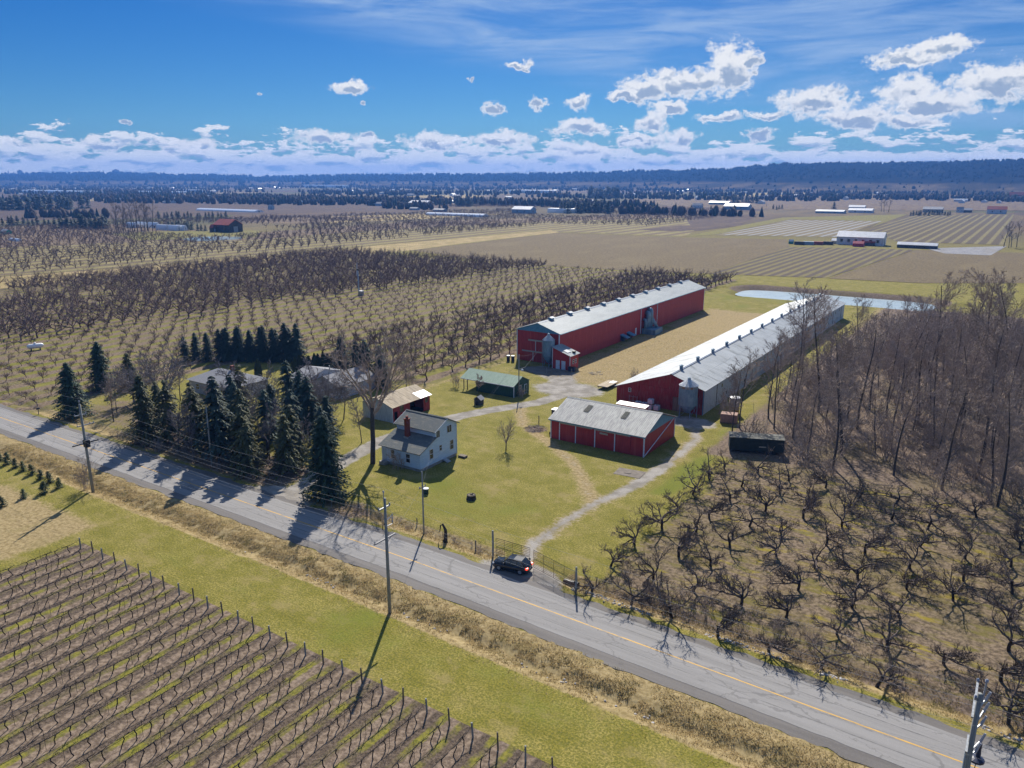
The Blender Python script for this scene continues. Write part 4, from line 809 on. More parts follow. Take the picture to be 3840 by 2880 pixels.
# undergrowth of the wood
bv = []
for i in range(5):
    r = random.Random(300 + i); m = MB()
    for k in range(6):
        a = r.uniform(0, 6.28); grow(m, m, r, Vector((r.uniform(-.5, .5), r.uniform(-.5, .5), -.1)), Vector((math.cos(a) * .45, math.sin(a) * .45, 1)).normalized(), r.uniform(1.6, 3.4), .034, 0, dict(BR_, rmin=(.03, .022, .017)))
    bv.append(m.tris())
pl = []
for _ in range(1050):
    x, y = rng.uniform(-45, 24), rng.uniform(127, 312)
    if x < -41 + max(0, y - 195) * .13 + rng.uniform(-3, 3) and y > 132 or y > 290 or not in_frame(x, y, 2, 60, 60): continue
    if y < 134 and x < -30: continue
    if fnoise(x * .12, y * .12) < .36: continue
    s = rng.uniform(.8, 2.0); pl.append((rng.randrange(5), x, y, gz(x, y), rng.uniform(0, 6.28), s, s * rng.uniform(.7, 1.2)))
for _ in range(70):   # brambles along the ditch by the orchard and in the spruce belt
    x = rng.uniform(-36, 6); y = rng.uniform(75, 78.5); s = rng.uniform(.25, .5); pl.append((rng.randrange(5), x, y, gz(x, y), rng.uniform(0, 6.28), s * 1.3, s))
for _ in range(90):
    x = rng.uniform(-140, -96); y = rng.uniform(73, 84); s = rng.uniform(.3, .8); pl.append((rng.randrange(5), x, y, gz(x, y), rng.uniform(0, 6.28), s * 1.2, s))
for _ in range(26):
    x = rng.uniform(-78, -54); y = rng.uniform(73.6, 75.5); s = rng.uniform(.15, .32); pl.append((rng.randrange(5), x, y, gz(x, y), rng.uniform(0, 6.28), s * 1.4, s))
merged('undergrowth', bv, pl, twig, 'brown leafless undergrowth filling the wood and the ditch banks', cat='undergrowth')
# --- wide orchard on the left ----------------------------------------------------------------
ov = [make_tree(400 + i, .95, .1, YG, .15) for i in range(4)]                # young, thin
ob = [make_tree(420 + i, 1.1, .15, dict(YG, kids=[7, 8, 6, 0], spread=[52, 42, 40, 30], wob=[.2, .28, .3, .2]), .2) for i in range(4)]   # older, fuller
LO = dict(YG, rmin=(0, .05, .03, .02, .02), lev=2, kids=[6, 8, 0, 0], side=[3, 3, 3, 3], seg=[1, 2, 1, 1], rr=[.55, .5, .6, .5], up=[.1, .06, .05, .1], wob=[.15, .3, .35, .2], spread=[52, 50, 40, 30], ratio=[1.7, .55, .55, .5]); lov = [make_tree(440 + i, 1.0, .13, LO, .2) for i in range(4)]; lob = [make_tree(450 + i, 1.1, .17, dict(LO, rmin=(0, .06, .035, .02, .02), kids=[7, 9, 0, 0], spread=[60, 52, 40, 30]), .2) for i in range(4)]
def joined(tc): m = MB(); m.add(*[tc[0].v, tc[0].f]); m.add(tc[1].v, tc[1].f); return m
me_y = [joined(t).mesh('orchard_tree', twig_or) for t in ov]; me_b = [joined(t).mesh('orchard_tree', twig_or) for t in ob]
cand = []
for i in range(0, 52):
    for j in range(0, 57):
        x, y = -117.2 - 6.9 * i + rng.uniform(-.4, .4), 76.2 + 5.2 * j + rng.uniform(-.5, .5)
        if y > 366 or x < -384 or not in_frame(x, y, 2, 60, 60): continue
        if x > -170 and y < 137 + max(0, (-140 - x)) * .2 and not (x > -121 and y > 134): continue
        if -186 < x < -155 and 114 < y < 140: continue
        if abs(x + 231) < 4 and abs(y - 231.5) < 5 or abs(x + 230.7) < 4 and abs(y - 103) < 4 or rng.random() < .05: continue
        if x < -300 and y < 170 and fnoise(x * .02, y * .03) < .5: continue
        old = x > -163 and y > 128 or (x < -233 + (y - 230) * .12 and y > 105 + (fnoise(x * .05, y * .05) - .5) * 60)
        cand.append((math.hypot(x, y), x, y, old, i, j))
cand.sort(); near, rest = cand[:300], cand[300:]
for (_, x, y, old, ri, rj) in near:
    s = rng.uniform(.85, 1.15) * (1.6 if old else 1.05)
    o_ = link('orchard_tree', (me_b if old else me_y)[rng.randrange(4)], None, (x, y, gz(x, y)), rng.uniform(0, 6.28)); o_.scale = (s, s, s)
    z_ = 'beside the long red barn' if x > -140 and y > 128 else ('near the spruces and the bungalow' if x > -200 and y > 110 else 'by the road at the far left')
    tag(o_, 'bare orchard tree, %s row left of the barn, %s from the road' % (nth(ri + 1), nth(rj + 1)), 'tree', 'orchard trees ' + z_)
lod = [joined(t).tris() for t in lov + lob]
merged('orchard_trees', lod, [((4 if old else 0) + rng.randrange(4), x, y, gz(x, y), rng.uniform(0, 6.28), s, s) for (_, x, y, old, _i, _j) in rest for s in [rng.uniform(.9, 1.2) * (1.85 if old else 1.05)]], twig_or, 'rows of bare fruit trees in the wide orchard behind the farm', cat='orchard')
# --- second orchard beyond the mown strip, and the rows farther out ----------------------------
LO2 = dict(LO, rmin=(0, .08, .055, .02, .02), kids=[4, 5, 0, 0], seg=[1, 1, 1, 1], rr=[.5, .6, .6, .5]); l2 = [joined(make_tree(470 + i, 1.3, .22, LO2, .2)).tris() for i in range(4)]
pl = []
for i in range(0, 48):
    for j in range(0, 75):
        x, y = -428 - 8.5 * i + rng.uniform(-1, 1), 150 + 7.5 * j + rng.uniform(-1, 1)
        if not in_frame(x, y, 2, 20, 20) or rng.random() < .16 or y > 660: continue
        if y > 330 + (x + 428) * -.55 and fnoise(x * .012, y * .02) < .42: continue
        if abs(x + 625) < 70 and abs(y - 450) < 55: continue
        s = rng.uniform(.9, 1.25) * 1.45; pl.append((rng.randrange(4), x, y, .02, rng.uniform(0, 6.28), s, s * .95))
for i in range(0, 60):
    for j in range(0, 60):
        x, y = -330 - 9 * i + rng.uniform(-1, 1), 640 + 9 * j + rng.uniform(-2, 2)
        if not in_frame(x, y, 2, 20, 20) or rng.random() < .15 or fnoise(x * .006, y * .006) < .46: continue
        s = rng.uniform(1.2, 1.7); pl.append((rng.randrange(4), x, y, .02, rng.uniform(0, 6.28), s * 1.1, s * .8))
merged('far_orchard_trees', l2, pl, twig_or, 'rows of small bare trees in the orchards beyond the mown strip', cat='orchard')
# --- spruces ------------------------------------------------------------------------------------
def spruce(seed, H, R, whorl, nb, m, z0=.04, droop=.3, size=.42, open_=0.):
    """conifer: whorls of drooping boughs, each a spray of small flat needle tufts"""
    r = random.Random(seed); f, t = MB(), MB(); t.tube([(0, 0, -.2), (0, 0, H * .5), (0, 0, H * .97)], [.018 * H, .011 * H, .01], 6, cap=False)
    for w in range(whorl):
        h = z0 + (1 - z0) * (w + r.random() * .6) / whorl; z = H * h; Rr = R * 1.22 * (1 - h) ** .72 * r.uniform(.82, 1.1) + .14
        for b in range(nb):
            if r.random() < open_: continue
            a = r.uniform(0, 6.283); L = Rr * r.uniform(.65, 1.12); ca, sa = math.cos(a), math.sin(a)
            if L > .9: t.tube([(0, 0, z), (ca * L * .8, sa * L * .8, z - droop * L * .7)], [.025, .01], 3, cap=False)
            for q in range(m):
                s = (q + .6 + r.random() * .5) / m; s = min(1.05, s); wd = (1.0 - .45 * s) * size * 1.15 * r.uniform(.8, 1.3) * (.5 + .5 * min(1, L / 1.2))
                cx, cy, cz = ca * L * s, sa * L * s, z - droop * L * s * s + r.uniform(-.1, .1) + .12 * L * s
                da = a + r.uniform(-.9, .9); ux, uy = math.cos(da), math.sin(da); tip = (cx + ux * wd * 1.25, cy + uy * wd * 1.25, cz - wd * r.uniform(.1, .65))
                ox, oy = -uy * wd * .62, ux * wd * .62
                f.add([(cx - ox, cy - oy, cz - wd * .12), (cx + ox, cy + oy, cz + wd * .12), tip, (cx - ux * wd * .3, cy - uy * wd * .3, cz + wd * .5)], [(0, 1, 2), (0, 2, 3), (1, 3, 2)])
    return t, f
def sp_thing(sd, label, loc, needles, group=None, name='spruce_tree', rz=0.):
    t = thing(name, label, 'tree', (loc[0], loc[1], gz(*loc)), rz, group); part('trunk', sd[0], bark_t, t, True); part('crown', sd[1], needles, t); return t
sp_thing(spruce(1, 13.4, 3.5, 34, 14, 9), 'dense dark spruce between the road and the farmhouse', (-84.4, 75.6), needle)
sp_thing(spruce(2, 11.2, 3.6, 30, 14, 9), 'full dark spruce at the left end of the roadside belt', (-158.7, 76.0), needle)
sp_thing(spruce(3, 11.2, 3.4, 30, 13, 9), 'dark spruce at the orchard corner behind the leftmost roadside spruce', (-173.8, 90.6), needle)
sp_thing(spruce(4, 8.5, 2.4, 24, 11, 7), 'smaller spruce right behind the dark corner spruce', (-169.0, 94.5), needle_o)
sp_thing(spruce(5, 13.5, 3.4, 30, 12, 8, .06, .35, .45, .15), 'wide olive spruce by the road before the grey round-headed tree', (-131.0, 74.9), needle_o)
dk_l = [('thin dark spruce with bare lower trunk in the roadside belt', 'thin roadside spruces', needle_b), ('olive conifer with bare lower trunk in the roadside belt', 'olive roadside conifers', needle_o)]
belt = [(-119, 77.2, 12, 1), (-110.8, 75.9, 15.3, 0), (-104.6, 76.2, 11.5, 1), (-101.5, 74.9, 9.5, 1), (-113.5, 82, 12.5, 0), (-107, 83, 12, 0), (-101.8, 84.5, 12.5, 0), (-98.8, 81.5, 11, 1), (-123.5, 80, 11.5, 1), (-104.5, 90.5, 13, 0), (-110.5, 94, 12.5, 0), (-99.2, 90, 10.5, 0), (-117.5, 97, 13, 0), (-125.5, 92, 12, 1), (-112, 88.5, 11, 0), (-96.3, 86, 10, 0), (-120.2, 86, 12, 0), (-127.5, 77.5, 12, 1), (-107.5, 78.5, 13, 1), (-115.5, 79.5, 12.5, 1), (-96.8, 78.5, 10.5, 1), (-134.5, 80, 10, 1)]
sv_ = [[spruce(20 + 10 * k + i, 12, [3.0, 3.2][k], 21, 9, 7, [.2, .08][k], .42, .52, .3) for i in range(3)] for k in (0, 1)]
spro = [[sp_thing(sv_[k][i], dk_l[k][0], (0, -200), dk_l[k][2], dk_l[k][1]) for i in range(3)] for k in (0, 1)]
for n_, (x, y, hh, k) in enumerate(belt): s = hh / 12; use(spro[k], n_ % 3, x, y, n_ * 1.7, s * rng.uniform(.95, 1.15), dk_l[k][0] + ', %s from the left' % nth(1 + sum(1 for b_ in belt if b_[3] == k and b_[0] < x)), dk_l[k][1], sz=s)
bk = [spruce(50 + i, 10, 2.6, 26, 12, 7) for i in range(3)]; bpro = [sp_thing(b, '', (0, -200), needle_b) for b in bk]
row = [(-183.5 + 2.5 * i + rng.uniform(-.5, .5), 118.6 + 1.65 * i + rng.uniform(-.6, .6), 7.2 + .3 * i + rng.uniform(-.6, .8)) for i in range(11)] + [(-176 + 3.1 * i, 125.5 + 1.75 * i, 9.0 + rng.uniform(-.8, .8)) for i in range(6)]
for n_, (x, y, hh) in enumerate(row): s = hh / 10; use(bpro, n_ % 3, x, y, n_ * 2.1, s * 1.05, 'dark spruce behind the bungalow, %s from the left in the dense row' % nth(1 + sum(1 for b_ in row if b_[0] < x)), 'row of spruces behind the bungalow', sz=s)
for n_, (x, y, hh) in enumerate([(-138.3, 131.5, 9.6), (-134.8, 133, 8.6), (-127.8, 128.8, 10.4), (-124.2, 130.2, 9.2), (-121.4, 127.6, 8.2)]): s = hh / 10; use(bpro, n_ % 3, x, y, n_ * 1.3, s * 1.1, 'dark spruce behind the gabled grey house, %s of five from the left' % ['1st', '2nd', '3rd', '4th', '5th'][n_], 'spruces behind the gabled house', sz=s)
def cedar_mesh(seed, H, R):
    r = random.Random(seed); f, t = MB(), MB(); t.tube([(0, 0, -.1), (0, 0, H * .6)], [.07, .03], 5, cap=False)
    for k in range(520):
        h = r.random() ** .8; z = .1 + h * (H - .1); a = r.uniform(0, 6.28); rr = R * (math.sin(min(1, (1 - h) * 1.6 + .08) * 1.57)) * r.uniform(.75, 1.05); wd = r.uniform(.16, .3)
        cx, cy = math.cos(a) * rr, math.sin(a) * rr; ux, uy = -math.sin(a), math.cos(a)
        f.add([(cx - ux * wd, cy - uy * wd, z - wd), (cx + ux * wd, cy + uy * wd, z - wd * .6), (cx * .92, cy * .92, z + wd * 1.6)], [(0, 1, 2)])
    f.lathe([(R * .5, .05), (R * .82, H * .15), (R * .84, H * .5), (R * .5, H * .8), (.02, H * .96)], 9)
    return t, f
cd = [cedar_mesh(70 + i, 5, 1.05) for i in range(2)]; cpro = [sp_thing(c_, '', (0, -200), cedar, name='cedar_tree') for c_ in cd]
for n_ in range(9): use(cpro, n_ % 2, -146.3 + .42 * n_ + rng.uniform(-.3, .3), 123.6 + 1.15 * n_, n_, 1.0, 'columnar cedar behind the grey house, %s from the near end of the hedge' % nth(n_ + 1), 'cedar hedge', sz=rng.uniform(.85, 1.05))
use(cpro, 0, -152.5, 117.5, .4, .95, 'single columnar cedar on the lawn behind the bungalow', 'lone cedar', sz=.9)
# planted saplings at the far left
sv2 = [spruce(80 + i, 1.7, .62, 12, 9, 4, .03, .05, .2) for i in range(3)]; spro2 = [sp_thing(s_, '', (0, -200), sap_f, name='young_spruce') for s_ in sv2]
sap = [(-145.4, 55.3), (-142.6, 55.2), (-140, 55.2), (-137.1, 55.2), (-134.3, 55.1), (-131.4, 55.1), (-128.2, 54.9), (-125.3, 54.8), (-122, 54.7), (-121.6, 52.3), (-122.2, 49.6), (-121.5, 46.2), (-124.3, 43.6)]
for n_, (x, y) in enumerate(sap): use(spro2, n_ % 3, x, y, n_, rng.uniform(.85, 1.2), 'small planted spruce along the road, %s from the left' % nth(n_ + 1) if n_ < 9 else 'small planted spruce, %s in the row leading away from the road' % nth(n_ - 8), 'planted spruces along the road' if n_ < 9 else 'planted spruces leading inward')
# --- single bare trees ------------------------------------------------------------------------------
tree_thing('tall_bare_tree', 'tallest bare tree with forked trunk left of the farmhouse', make_tree(501, 10.2, .46, BIG, .02), bark_t, twig, (-88.5, 89.9, 0))
tree_thing('round_bare_tree', 'large round-headed grey bare tree before the bungalow', make_tree(503, 4.8, .38, dict(RND, ratio=[2.05, .5, .5, .5, .5]), .05), bark_t, twig_gy, (-143.4, 86.5, 0))
tree_thing('round_bare_tree', 'smaller grey bare tree left of the large round-headed one', make_tree(504, 3.0, .22, RND, .05), bark_t, twig_gy, (-157.5, 88.5, 0))
tree_thing('round_bare_tree', 'dense grey bare tree in front of the gabled grey house', make_tree(506, 3.6, .26, RND, .05), bark_t, twig_gy, (-114.5, 101.5, 0))
tree_thing('round_bare_tree', 'dense grey bare tree rising from the middle of the conifer belt', make_tree(507, 3.9, .26, RND, .05), bark_t, twig_gy, (-126.0, 93.5, 0))
tree_thing('yard_tree', 'small bare tree alone on the lawn by the gravel loop', make_tree(505, 1.7, .12, dict(RND, rmin=(0, .03, .02, .016, .014), kids=[8, 6, 5, 3, 0], spread=[34, 32, 34, 30, 30], up=[.05, .2, .15, .1, .1]), .03), bark_t, twig, (*dp(1093, 972), 0))
for n_, (x, y, L, lb) in enumerate([(-148, 78.5, 9, 'slim bare tree between the leftmost spruce and the olive spruce'), (-124.8, 83.5, 10, 'slim bare tree behind the olive spruce'), (-116.5, 103, 11, 'bare tree in front of the gabled grey house'), (-110.8, 105, 9, 'bare tree by the white end of the plywood-roofed shed'), (-150.5, 95, 8, 'bare tree close to the bungalow front'), (-113.8, 127.5, 8, 'slim bare tree at the orchard edge behind the plywood-roofed shed'), (-99.6, 138.5 - 3.0, 4.2, 'small bare tree before the green shed')]):
    tree_thing('slim_bare_tree', lb, make_tree(520 + n_, L, .13 if L > 5 else .07, FOS, .06), bark_t, twig_gy if n_ in (2, 3, 4) else twig, (x, y, 0))
bt_l = [make_tree(540 + i, 9.5, .12, dict(FOS, rmin=(0, .045, .03, .024, .02)), .08) for i in range(3)]; bt_p = [tree_thing('slim_bare_tree', '', b_, bark_t, twig_gy, (0, -200, 0)) for b_ in bt_l]
SBT = [(-121.5, 75.2), (-116.8, 75), (-108.5, 81), (-103.2, 80.2), (-98.5, 84.5), (-113.8, 86.5), (-106.3, 88), (-101.4, 93.5), (-108.9, 99), (-114.5, 92.5), (-122, 96), (-128.5, 86.5), (-97.5, 96.5), (-136, 77), (-153, 82)]
for n_, (x, y) in enumerate(SBT):
    use(bt_p, n_ % 3, x, y, n_ * 2.3, rng.uniform(.75, 1.15), 'slim bare tree in the conifer belt, %s from its left end' % nth(1 + sum(1 for b_ in SBT if b_[0] < x)), 'bare trees in the conifer belt')
for n_, (x, y, s, lb) in enumerate([(-117.9, 56.9, .9, 'clump of bare saplings beside the left utility pole'), (-114.8, 130.5, .8, 'thicket of bare saplings behind the plywood-roofed shed'), (-107.0, 137.5, .6, 'brush clump at the porch end of the green shed'), (-83.2, 90.2, .55, 'bare shrub against the farmhouse front'), (-90.2, 138.0, .45, 'brush around the yard light pole'), (-74.2, 163, .6, 'bare shrub in the dry grass behind the white-roofed barn'), (-48.3, 150.5, .9, 'bare shrub by the corner of the white-roofed barn')]):
    r = random.Random(600 + n_); m = MB()
    for k in range(11): a = r.uniform(0, 6.28); grow(m, m, r, Vector((r.uniform(-.9, .9), r.uniform(-.6, .6), -.1)), Vector((math.cos(a) * .2, math.sin(a) * .2, 1)).normalized(), r.uniform(2.5, 5.5) * s, .035, 0, BR_)
    solo('bare_shrub', m, twig, lb, 'shrub', (x, y, 0))
# --- coarse dead grass on the verges -----------------------------------------------------------------
N = 110000; rs = np.random.RandomState(3); tx = np.concatenate([rs.uniform(-150, 8, int(N * .68)), rs.uniform(-96, 8, int(N * .2)), rs.uniform(-97, -71, N - int(N * .68) - int(N * .2))])
kind_ = np.concatenate([np.zeros(int(N * .68)), np.ones(int(N * .2)), np.full(N - int(N * .68) - int(N * .2), 2)])
ty = np.where(kind_ == 0, yc(tx) - 8.0 + rs.normal(0, 1.6, N), np.where(kind_ == 1, yc(tx) + 7.2 + rs.normal(0, 1.0, N), rs.uniform(157, 230, N)))
keep = (fnoise(tx * .8, ty * .8) > .36) & (np.abs(ty - yc(tx)) > 4.9) & ~((kind_ == 1) & ((np.abs(tx + 90.5) < 5) | (np.abs(tx + 46.5) < 5))); tx, ty, kk = tx[keep], ty[keep], kind_[keep]
ok = [in_frame(a, b, 0, 30, 30) for a, b in zip(tx, ty)]; tx, ty, kk = tx[ok], ty[ok], kk[ok]; n_ = len(tx); tz = np.array([gz(a, b) for a, b in zip(tx, ty)])
an_ = rs.uniform(0, 6.28, n_); hh = rs.uniform(.07, .24, n_); wd = rs.uniform(.02, .06, n_); ln = rs.uniform(-.3, .3, (n_, 2))
V0 = np.stack([tx - np.cos(an_) * wd, ty - np.sin(an_) * wd, tz - .03], 1); V1 = np.stack([tx + np.cos(an_) * wd, ty + np.sin(an_) * wd, tz - .03], 1); V2 = np.stack([tx + ln[:, 0], ty + ln[:, 1], tz + hh], 1)
raw_mesh('dry_grass', np.stack([V0, V1, V2], 1).reshape(-1, 3), np.arange(n_ * 3).reshape(-1, 3), dry_tuft, 'coarse dead grass along the road verges and between the barns', 'stuff', 'grass')
# ------------------------------------------------------------------ vineyard in the foreground
def wire_obj(name, pts, m, label, cat='wire', group=None, r=.012, n=3): return solo(name, MB().tube(pts, r, n, cap=False), m, label, cat, group=group)
VX0, VSP, VEND = -98.5, 2.667, 45.7
vine_v = []
for i in range(7):
    r = random.Random(700 + i); m = MB(); p = Vector((0, 0, -.1)); pts = [p.copy()]; d = Vector((r.uniform(-.2, .2), r.uniform(-.4, .4), 1))
    for k in range(5): p = p + Vector((r.uniform(-.05, .05), r.uniform(-.13, .13), .215)); pts.append(p.copy())
    m.tube(pts, [.062, .055, .05, .05, .055, .06], 5)
    for s in (-1, 1):
        q = pts[-1].copy(); arm = [q.copy()]
        for k in range(4): q = q + Vector((r.uniform(-.02, .02), s * .17, r.uniform(-.02, .04))); arm.append(q.copy())
        m.tube(arm, [.045, .038, .034, .03, .024], 4)
        for k in range(1, 5):
            if r.random() < .6: m.tube([arm[k], arm[k] + Vector((r.uniform(-.12, .12), r.uniform(-.1, .1), r.uniform(.12, .4)))], [.018, .008], 3)
    vine_v.append(m.mesh('grapevine', vine_m))
epost = [MB().tube([(0, 0, -.3), (0, 0, 1.55)], [.095, .085], 8).mesh('end_post', pole_wood), MB().tube([(0, 0, -.3), (0, 0, 1.75)], [.085, .075], 8).mesh('end_post', wood)]
stake = MB().tube([(0, 0, -.2), (0, 0, 1.75)], .022, 4).mesh('trellis_stake', metal_d)
rows = []
for i in range(-2, 30):
    x = VX0 + VSP * i
    ys = [y for y in np.arange(VEND - .5, -10, -.4) if in_frame(x, y, .5, 60, 60)]
    if i < 0 or not ys: continue
    y1 = min(ys) - 1.5; n_ = i + 1
    o_ = tag(link('vineyard_end_post', epost[i % 2], None, (x, VEND + rng.uniform(-.15, .15), gz(x, VEND)), rng.uniform(0, 6)), 'wooden end post of the %s vine row from the left' % nth(n_), 'post', 'vine row end posts')
    o_.rotation_euler = (rng.uniform(-.02, .06), rng.uniform(-.05, .05), 0)
    rp = [(x + rng.uniform(-.02, .02), y, .93 + .02 * math.sin(y * 2.3 + i)) for y in np.arange(VEND, y1, -1.37)]; rp[0] = (x, VEND, 1.3)
    wire_obj('vine_row_wire', rp, vine_m, 'cane-wrapped trellis wire of the %s vine row from the left' % nth(n_), group='vine row wires', r=.022)
    y = VEND - 1.3 - rng.uniform(0, .3); k = 0
    while y > y1:
        if in_frame(x, y, .5, 0, 0):
            if rng.random() > .05:
                v = tag(link('grapevine', vine_v[rng.randrange(7)], None, (x + rng.uniform(-.05, .05), y, gz(x, y)), rng.choice((0, math.pi)) + rng.uniform(-.15, .15)), 'pruned grapevine, %s from the end post in the %s row from the left' % (nth(k + 1), nth(n_)), 'vine', 'grapevines'); v.scale = (1, 1, rng.uniform(.88, 1.1))
            if k % 4 == 3: tag(link('trellis_stake', stake, None, (x + .06, y + .6, gz(x, y)), 0), 'thin metal trellis stake, %s from the end of the %s vine row' % (nth(k // 4 + 1), nth(n_)), 'stake', 'trellis stakes')
        y -= 1.37; k += 1

# ------------------------------------------------------------------ poles and lines
def ins(parent, x, y, z, s=1.): return part('insulator', MB().lathe([(.03 * s, z), (.075 * s, z + .05), (.05 * s, z + .1), (.08 * s, z + .15), (.03 * s, z + .24)], 8, (x, y)), insul, parent)
PA, PB, PC = (-116.8, 57.2), (-54.3, 56.7), (1.3, 55.6)
def pole(label, xy, H, r0=.2, lean=(0, 0)):
    t = thing('utility_pole', label, 'pole', (xy[0], xy[1], gz(*xy))); t.rotation_euler = (lean[0], lean[1], 0)
    part('pole', MB().tube([(0, 0, -.6), (0, 0, H * .5), (0, 0, H)], [r0, r0 * .85, r0 * .7], 10), pole_wood, t, True); return t
def arm(t, z, y0, y1, m=pole_wood, s=.07): return part('crossarm', MB().box(-.22 - s, -.22 + s, y0, y1, z - .07, z + .07), m, t)
ta = pole('leaning weathered utility pole by the sapling clump at the left', PA, 14.3, .23, (0, -.012))
part('pole_pin', MB().tube([(0, 0, 14.2), (0, 0, 14.8)], .05, 6), insul, ta); ins(ta, 0, 0, 14.7, 1.4)
arm(ta, 12.6, -.9, .9, metal_l); arm(ta, 10.9, -.8, 1.9, metal_l)
for y in (-.85, .85): ins(ta, -.22, y, 12.65, 1.2)
for y in (-.7, 1.2, 1.8): ins(ta, -.22, y, 10.95)
part('transformer_box', MB().box(-.02, .75, -.35, .35, 7.6, 8.7), plastic_bk, ta); part('support_arm', MB().box(-.08, .08, -2.0, 2.0, 8.05, 8.2), metal_d, ta)
tb = pole('tall utility pole with crossarm standing before the grass ditch in the middle', PB, 13.9, .21)
part('pole_pin', MB().tube([(-.15, 0, 13.4), (-.15, 0, 14.7)], .05, 6), insul, tb); ins(tb, -.15, 0, 14.5, 1.5)
arm(tb, 12.7, -.8, 1.0, metal_l)
for y in (-.75, .95): ins(tb, -.22, y, 12.75, 1.3)
part('bracket', MB().tube([(0, 0, 11.2), (.1, .9, 11.6), (.1, 1.0, 10.6), (0, 0, 10.6)], .05, 5), metal_l, tb)
for z in (11.5, 11.15, 10.75): ins(tb, .1, .95, z, 1.2)
part('bracket', MB().tube([(0, 0, 11.0), (0, -.5, 10.9), (0, -.5, 10.4)], .05, 5), metal_d, tb)
part('crossarm', MB().box(-.32, -.18, -1.7, 1.7, 8.95, 9.1), mat('pale_crossarm', (.42, .41, .40), (.34, .33, .32), 3, .7), tb); ins(tb, -.25, -1.55, 9.1)
part('brace', MB().tube([(0, -.1, 8.4), (-.2, .9, 9.0)], .025, 4), metal_d, tb)
tc = pole('utility pole loaded with switchgear and insulators at the lower right', PC, 13.2, .24, (0, 0))
part('pole_pin', MB().tube([(.2, 0, 12.6), (.25, 0, 14.4)], .06, 6), insul, tc); ins(tc, .25, 0, 14.2, 1.6)
for z, y0, y1 in ((12.9, -.4, 2.0), (11.6, -.6, 2.2), (9.2, -1.2, .8)): arm(tc, z, y0, y1, metal_l)
for (x, y, z) in ((.35, .8, 12.2), (.4, 1.4, 11.0), (.35, .6, 10.4), (.5, 1.1, 8.7), (.3, .4, 8.3)):
    part('cutout_switch', MB().tube([(x, y, z), (x + .25, y + .2, z + .75)], [.11, .08], 7), insul, tc); part('switch_bracket', MB().tube([(.1, 0, z), (x, y, z + .1), (x + .2, y + .4, z + .5)], .06, 5), metal_l, tc)
for y in (-.3, 1.9): ins(tc, -.22, y, 12.95, 1.4)
part('lightning_arrester', MB().lathe([(.14, 7.6), (.16, 8.0), (.12, 8.4), (.15, 8.8)], 10, (.55, .9)), plastic_bl, tc); part('base_plate', MB().lathe([(.5, 7.45), (.5, 7.6), (.2, 7.7)], 12, (.5, .8)), plastic_bl, tc)
part('meter_box', MB().box(-.55, -.25, -.25, .25, 6.0, 6.4), metal_l, tc); part('conduit', MB().tube([(-.24, 0, 0), (-.24, 0, 8.6)], .06, 6), plastic_w, tc); part('cable', MB().tube([(.5, .8, 7.4), (.35, .5, 5.0), (.3, .3, 2.5), (.26, .2, 0)], .03, 5), wire_d, tc)
def cat_wire(a, b, sag, label, group, r=.009, m=None):
    pts = []
    for k in range(25):
        f = k / 24; pts.append((a[0] + (b[0] - a[0]) * f, a[1] + (b[1] - a[1]) * f, a[2] + (b[2] - a[2]) * f - sag * 4 * f * (1 - f)))
    return wire_obj('power_line', pts, m or wire_m, label, 'power line', group, r)
PL, PR = (-180, 57.6), (62, 54.5)
levels = [(0, 14.8), (-.8, 12.9), (.95, 12.9), (1.0, 11.4), (-.6, 10.9), (1.5, 9.15), (-1.5, 9.15)]
for n_, (dy, z) in enumerate(levels):
    for a, b, nm in ((PL, PA, 'left of the leaning pole'), (PA, PB, 'between the leaning pole and the middle pole'), (PB, PC, 'between the middle pole and the lower right pole'), (PC, PR, 'right of the lower right pole')):
        cat_wire((a[0], a[1] + dy, z), (b[0], b[1] + dy, z - .05), .9 + .12 * n_, '%s power line strung %s' % (['topmost', 'second highest', 'third highest', 'fourth highest', 'fifth highest', 'lower far', 'lower near'][n_], nm), 'power lines ' + nm)
p4 = pole('plain wooden pole among the roadside spruces', (-110.1, 73.9), 10.7, .16); ins(p4, 0, 0, 10.7)
p5 = pole('slim brown service pole by the ditch in front of the farmhouse', (-64.1, 74.3), 9.2, .13); part('crossarm', MB().box(-.05, .05, -.7, .7, 6.9, 7.0), wood, p5); ins(p5, 0, .6, 7.0); ins(p5, 0, -.6, 7.0)
p6 = pole('yard light pole in front of the green shed', (-90.6, 138.6), 9.6, .14)
l_ = part('lamp_arm', MB().tube([(0, 0, 5.9), (.9, -.2, 6.4)], .04, 5), metal_l, p6); part('lamp_shade', MB().lathe([(.3, 6.2), (.22, 6.4), (.08, 6.5)], 10, (1.0, -.2)), plastic_w, l_)
cat_wire((-54.3, 56.7, 9.0), (-64.1, 74.3, 7.1), .5, 'service line crossing the road to the slim pole', None); cat_wire((-64.1, 74.3, 7.0), (-79.0, 94.9, 5.6), .6, 'service line from the slim pole to the farmhouse', None)
cat_wire((-64.1, 74.3, 9.1), (-90.6, 138.6, 9.3), 1.5, 'service line from the slim pole across the lawn to the yard pole', None)
cat_wire((-90.6, 138.6, 9.3), (-98.3, 169.2, 7.2), 1.2, 'service line from the yard pole to the long red barn', None); cat_wire((-90.6, 138.6, 8.6), (-91.0, 141.9, 2.9), .2, 'drop line from the yard pole to the green shed', None)
wire_obj('guy_wire', [(-90.6, 138.6, 8.0), (-95.3, 132.3, .1)], wire_m, 'guy wire from the yard pole down to the grass', r=.02)

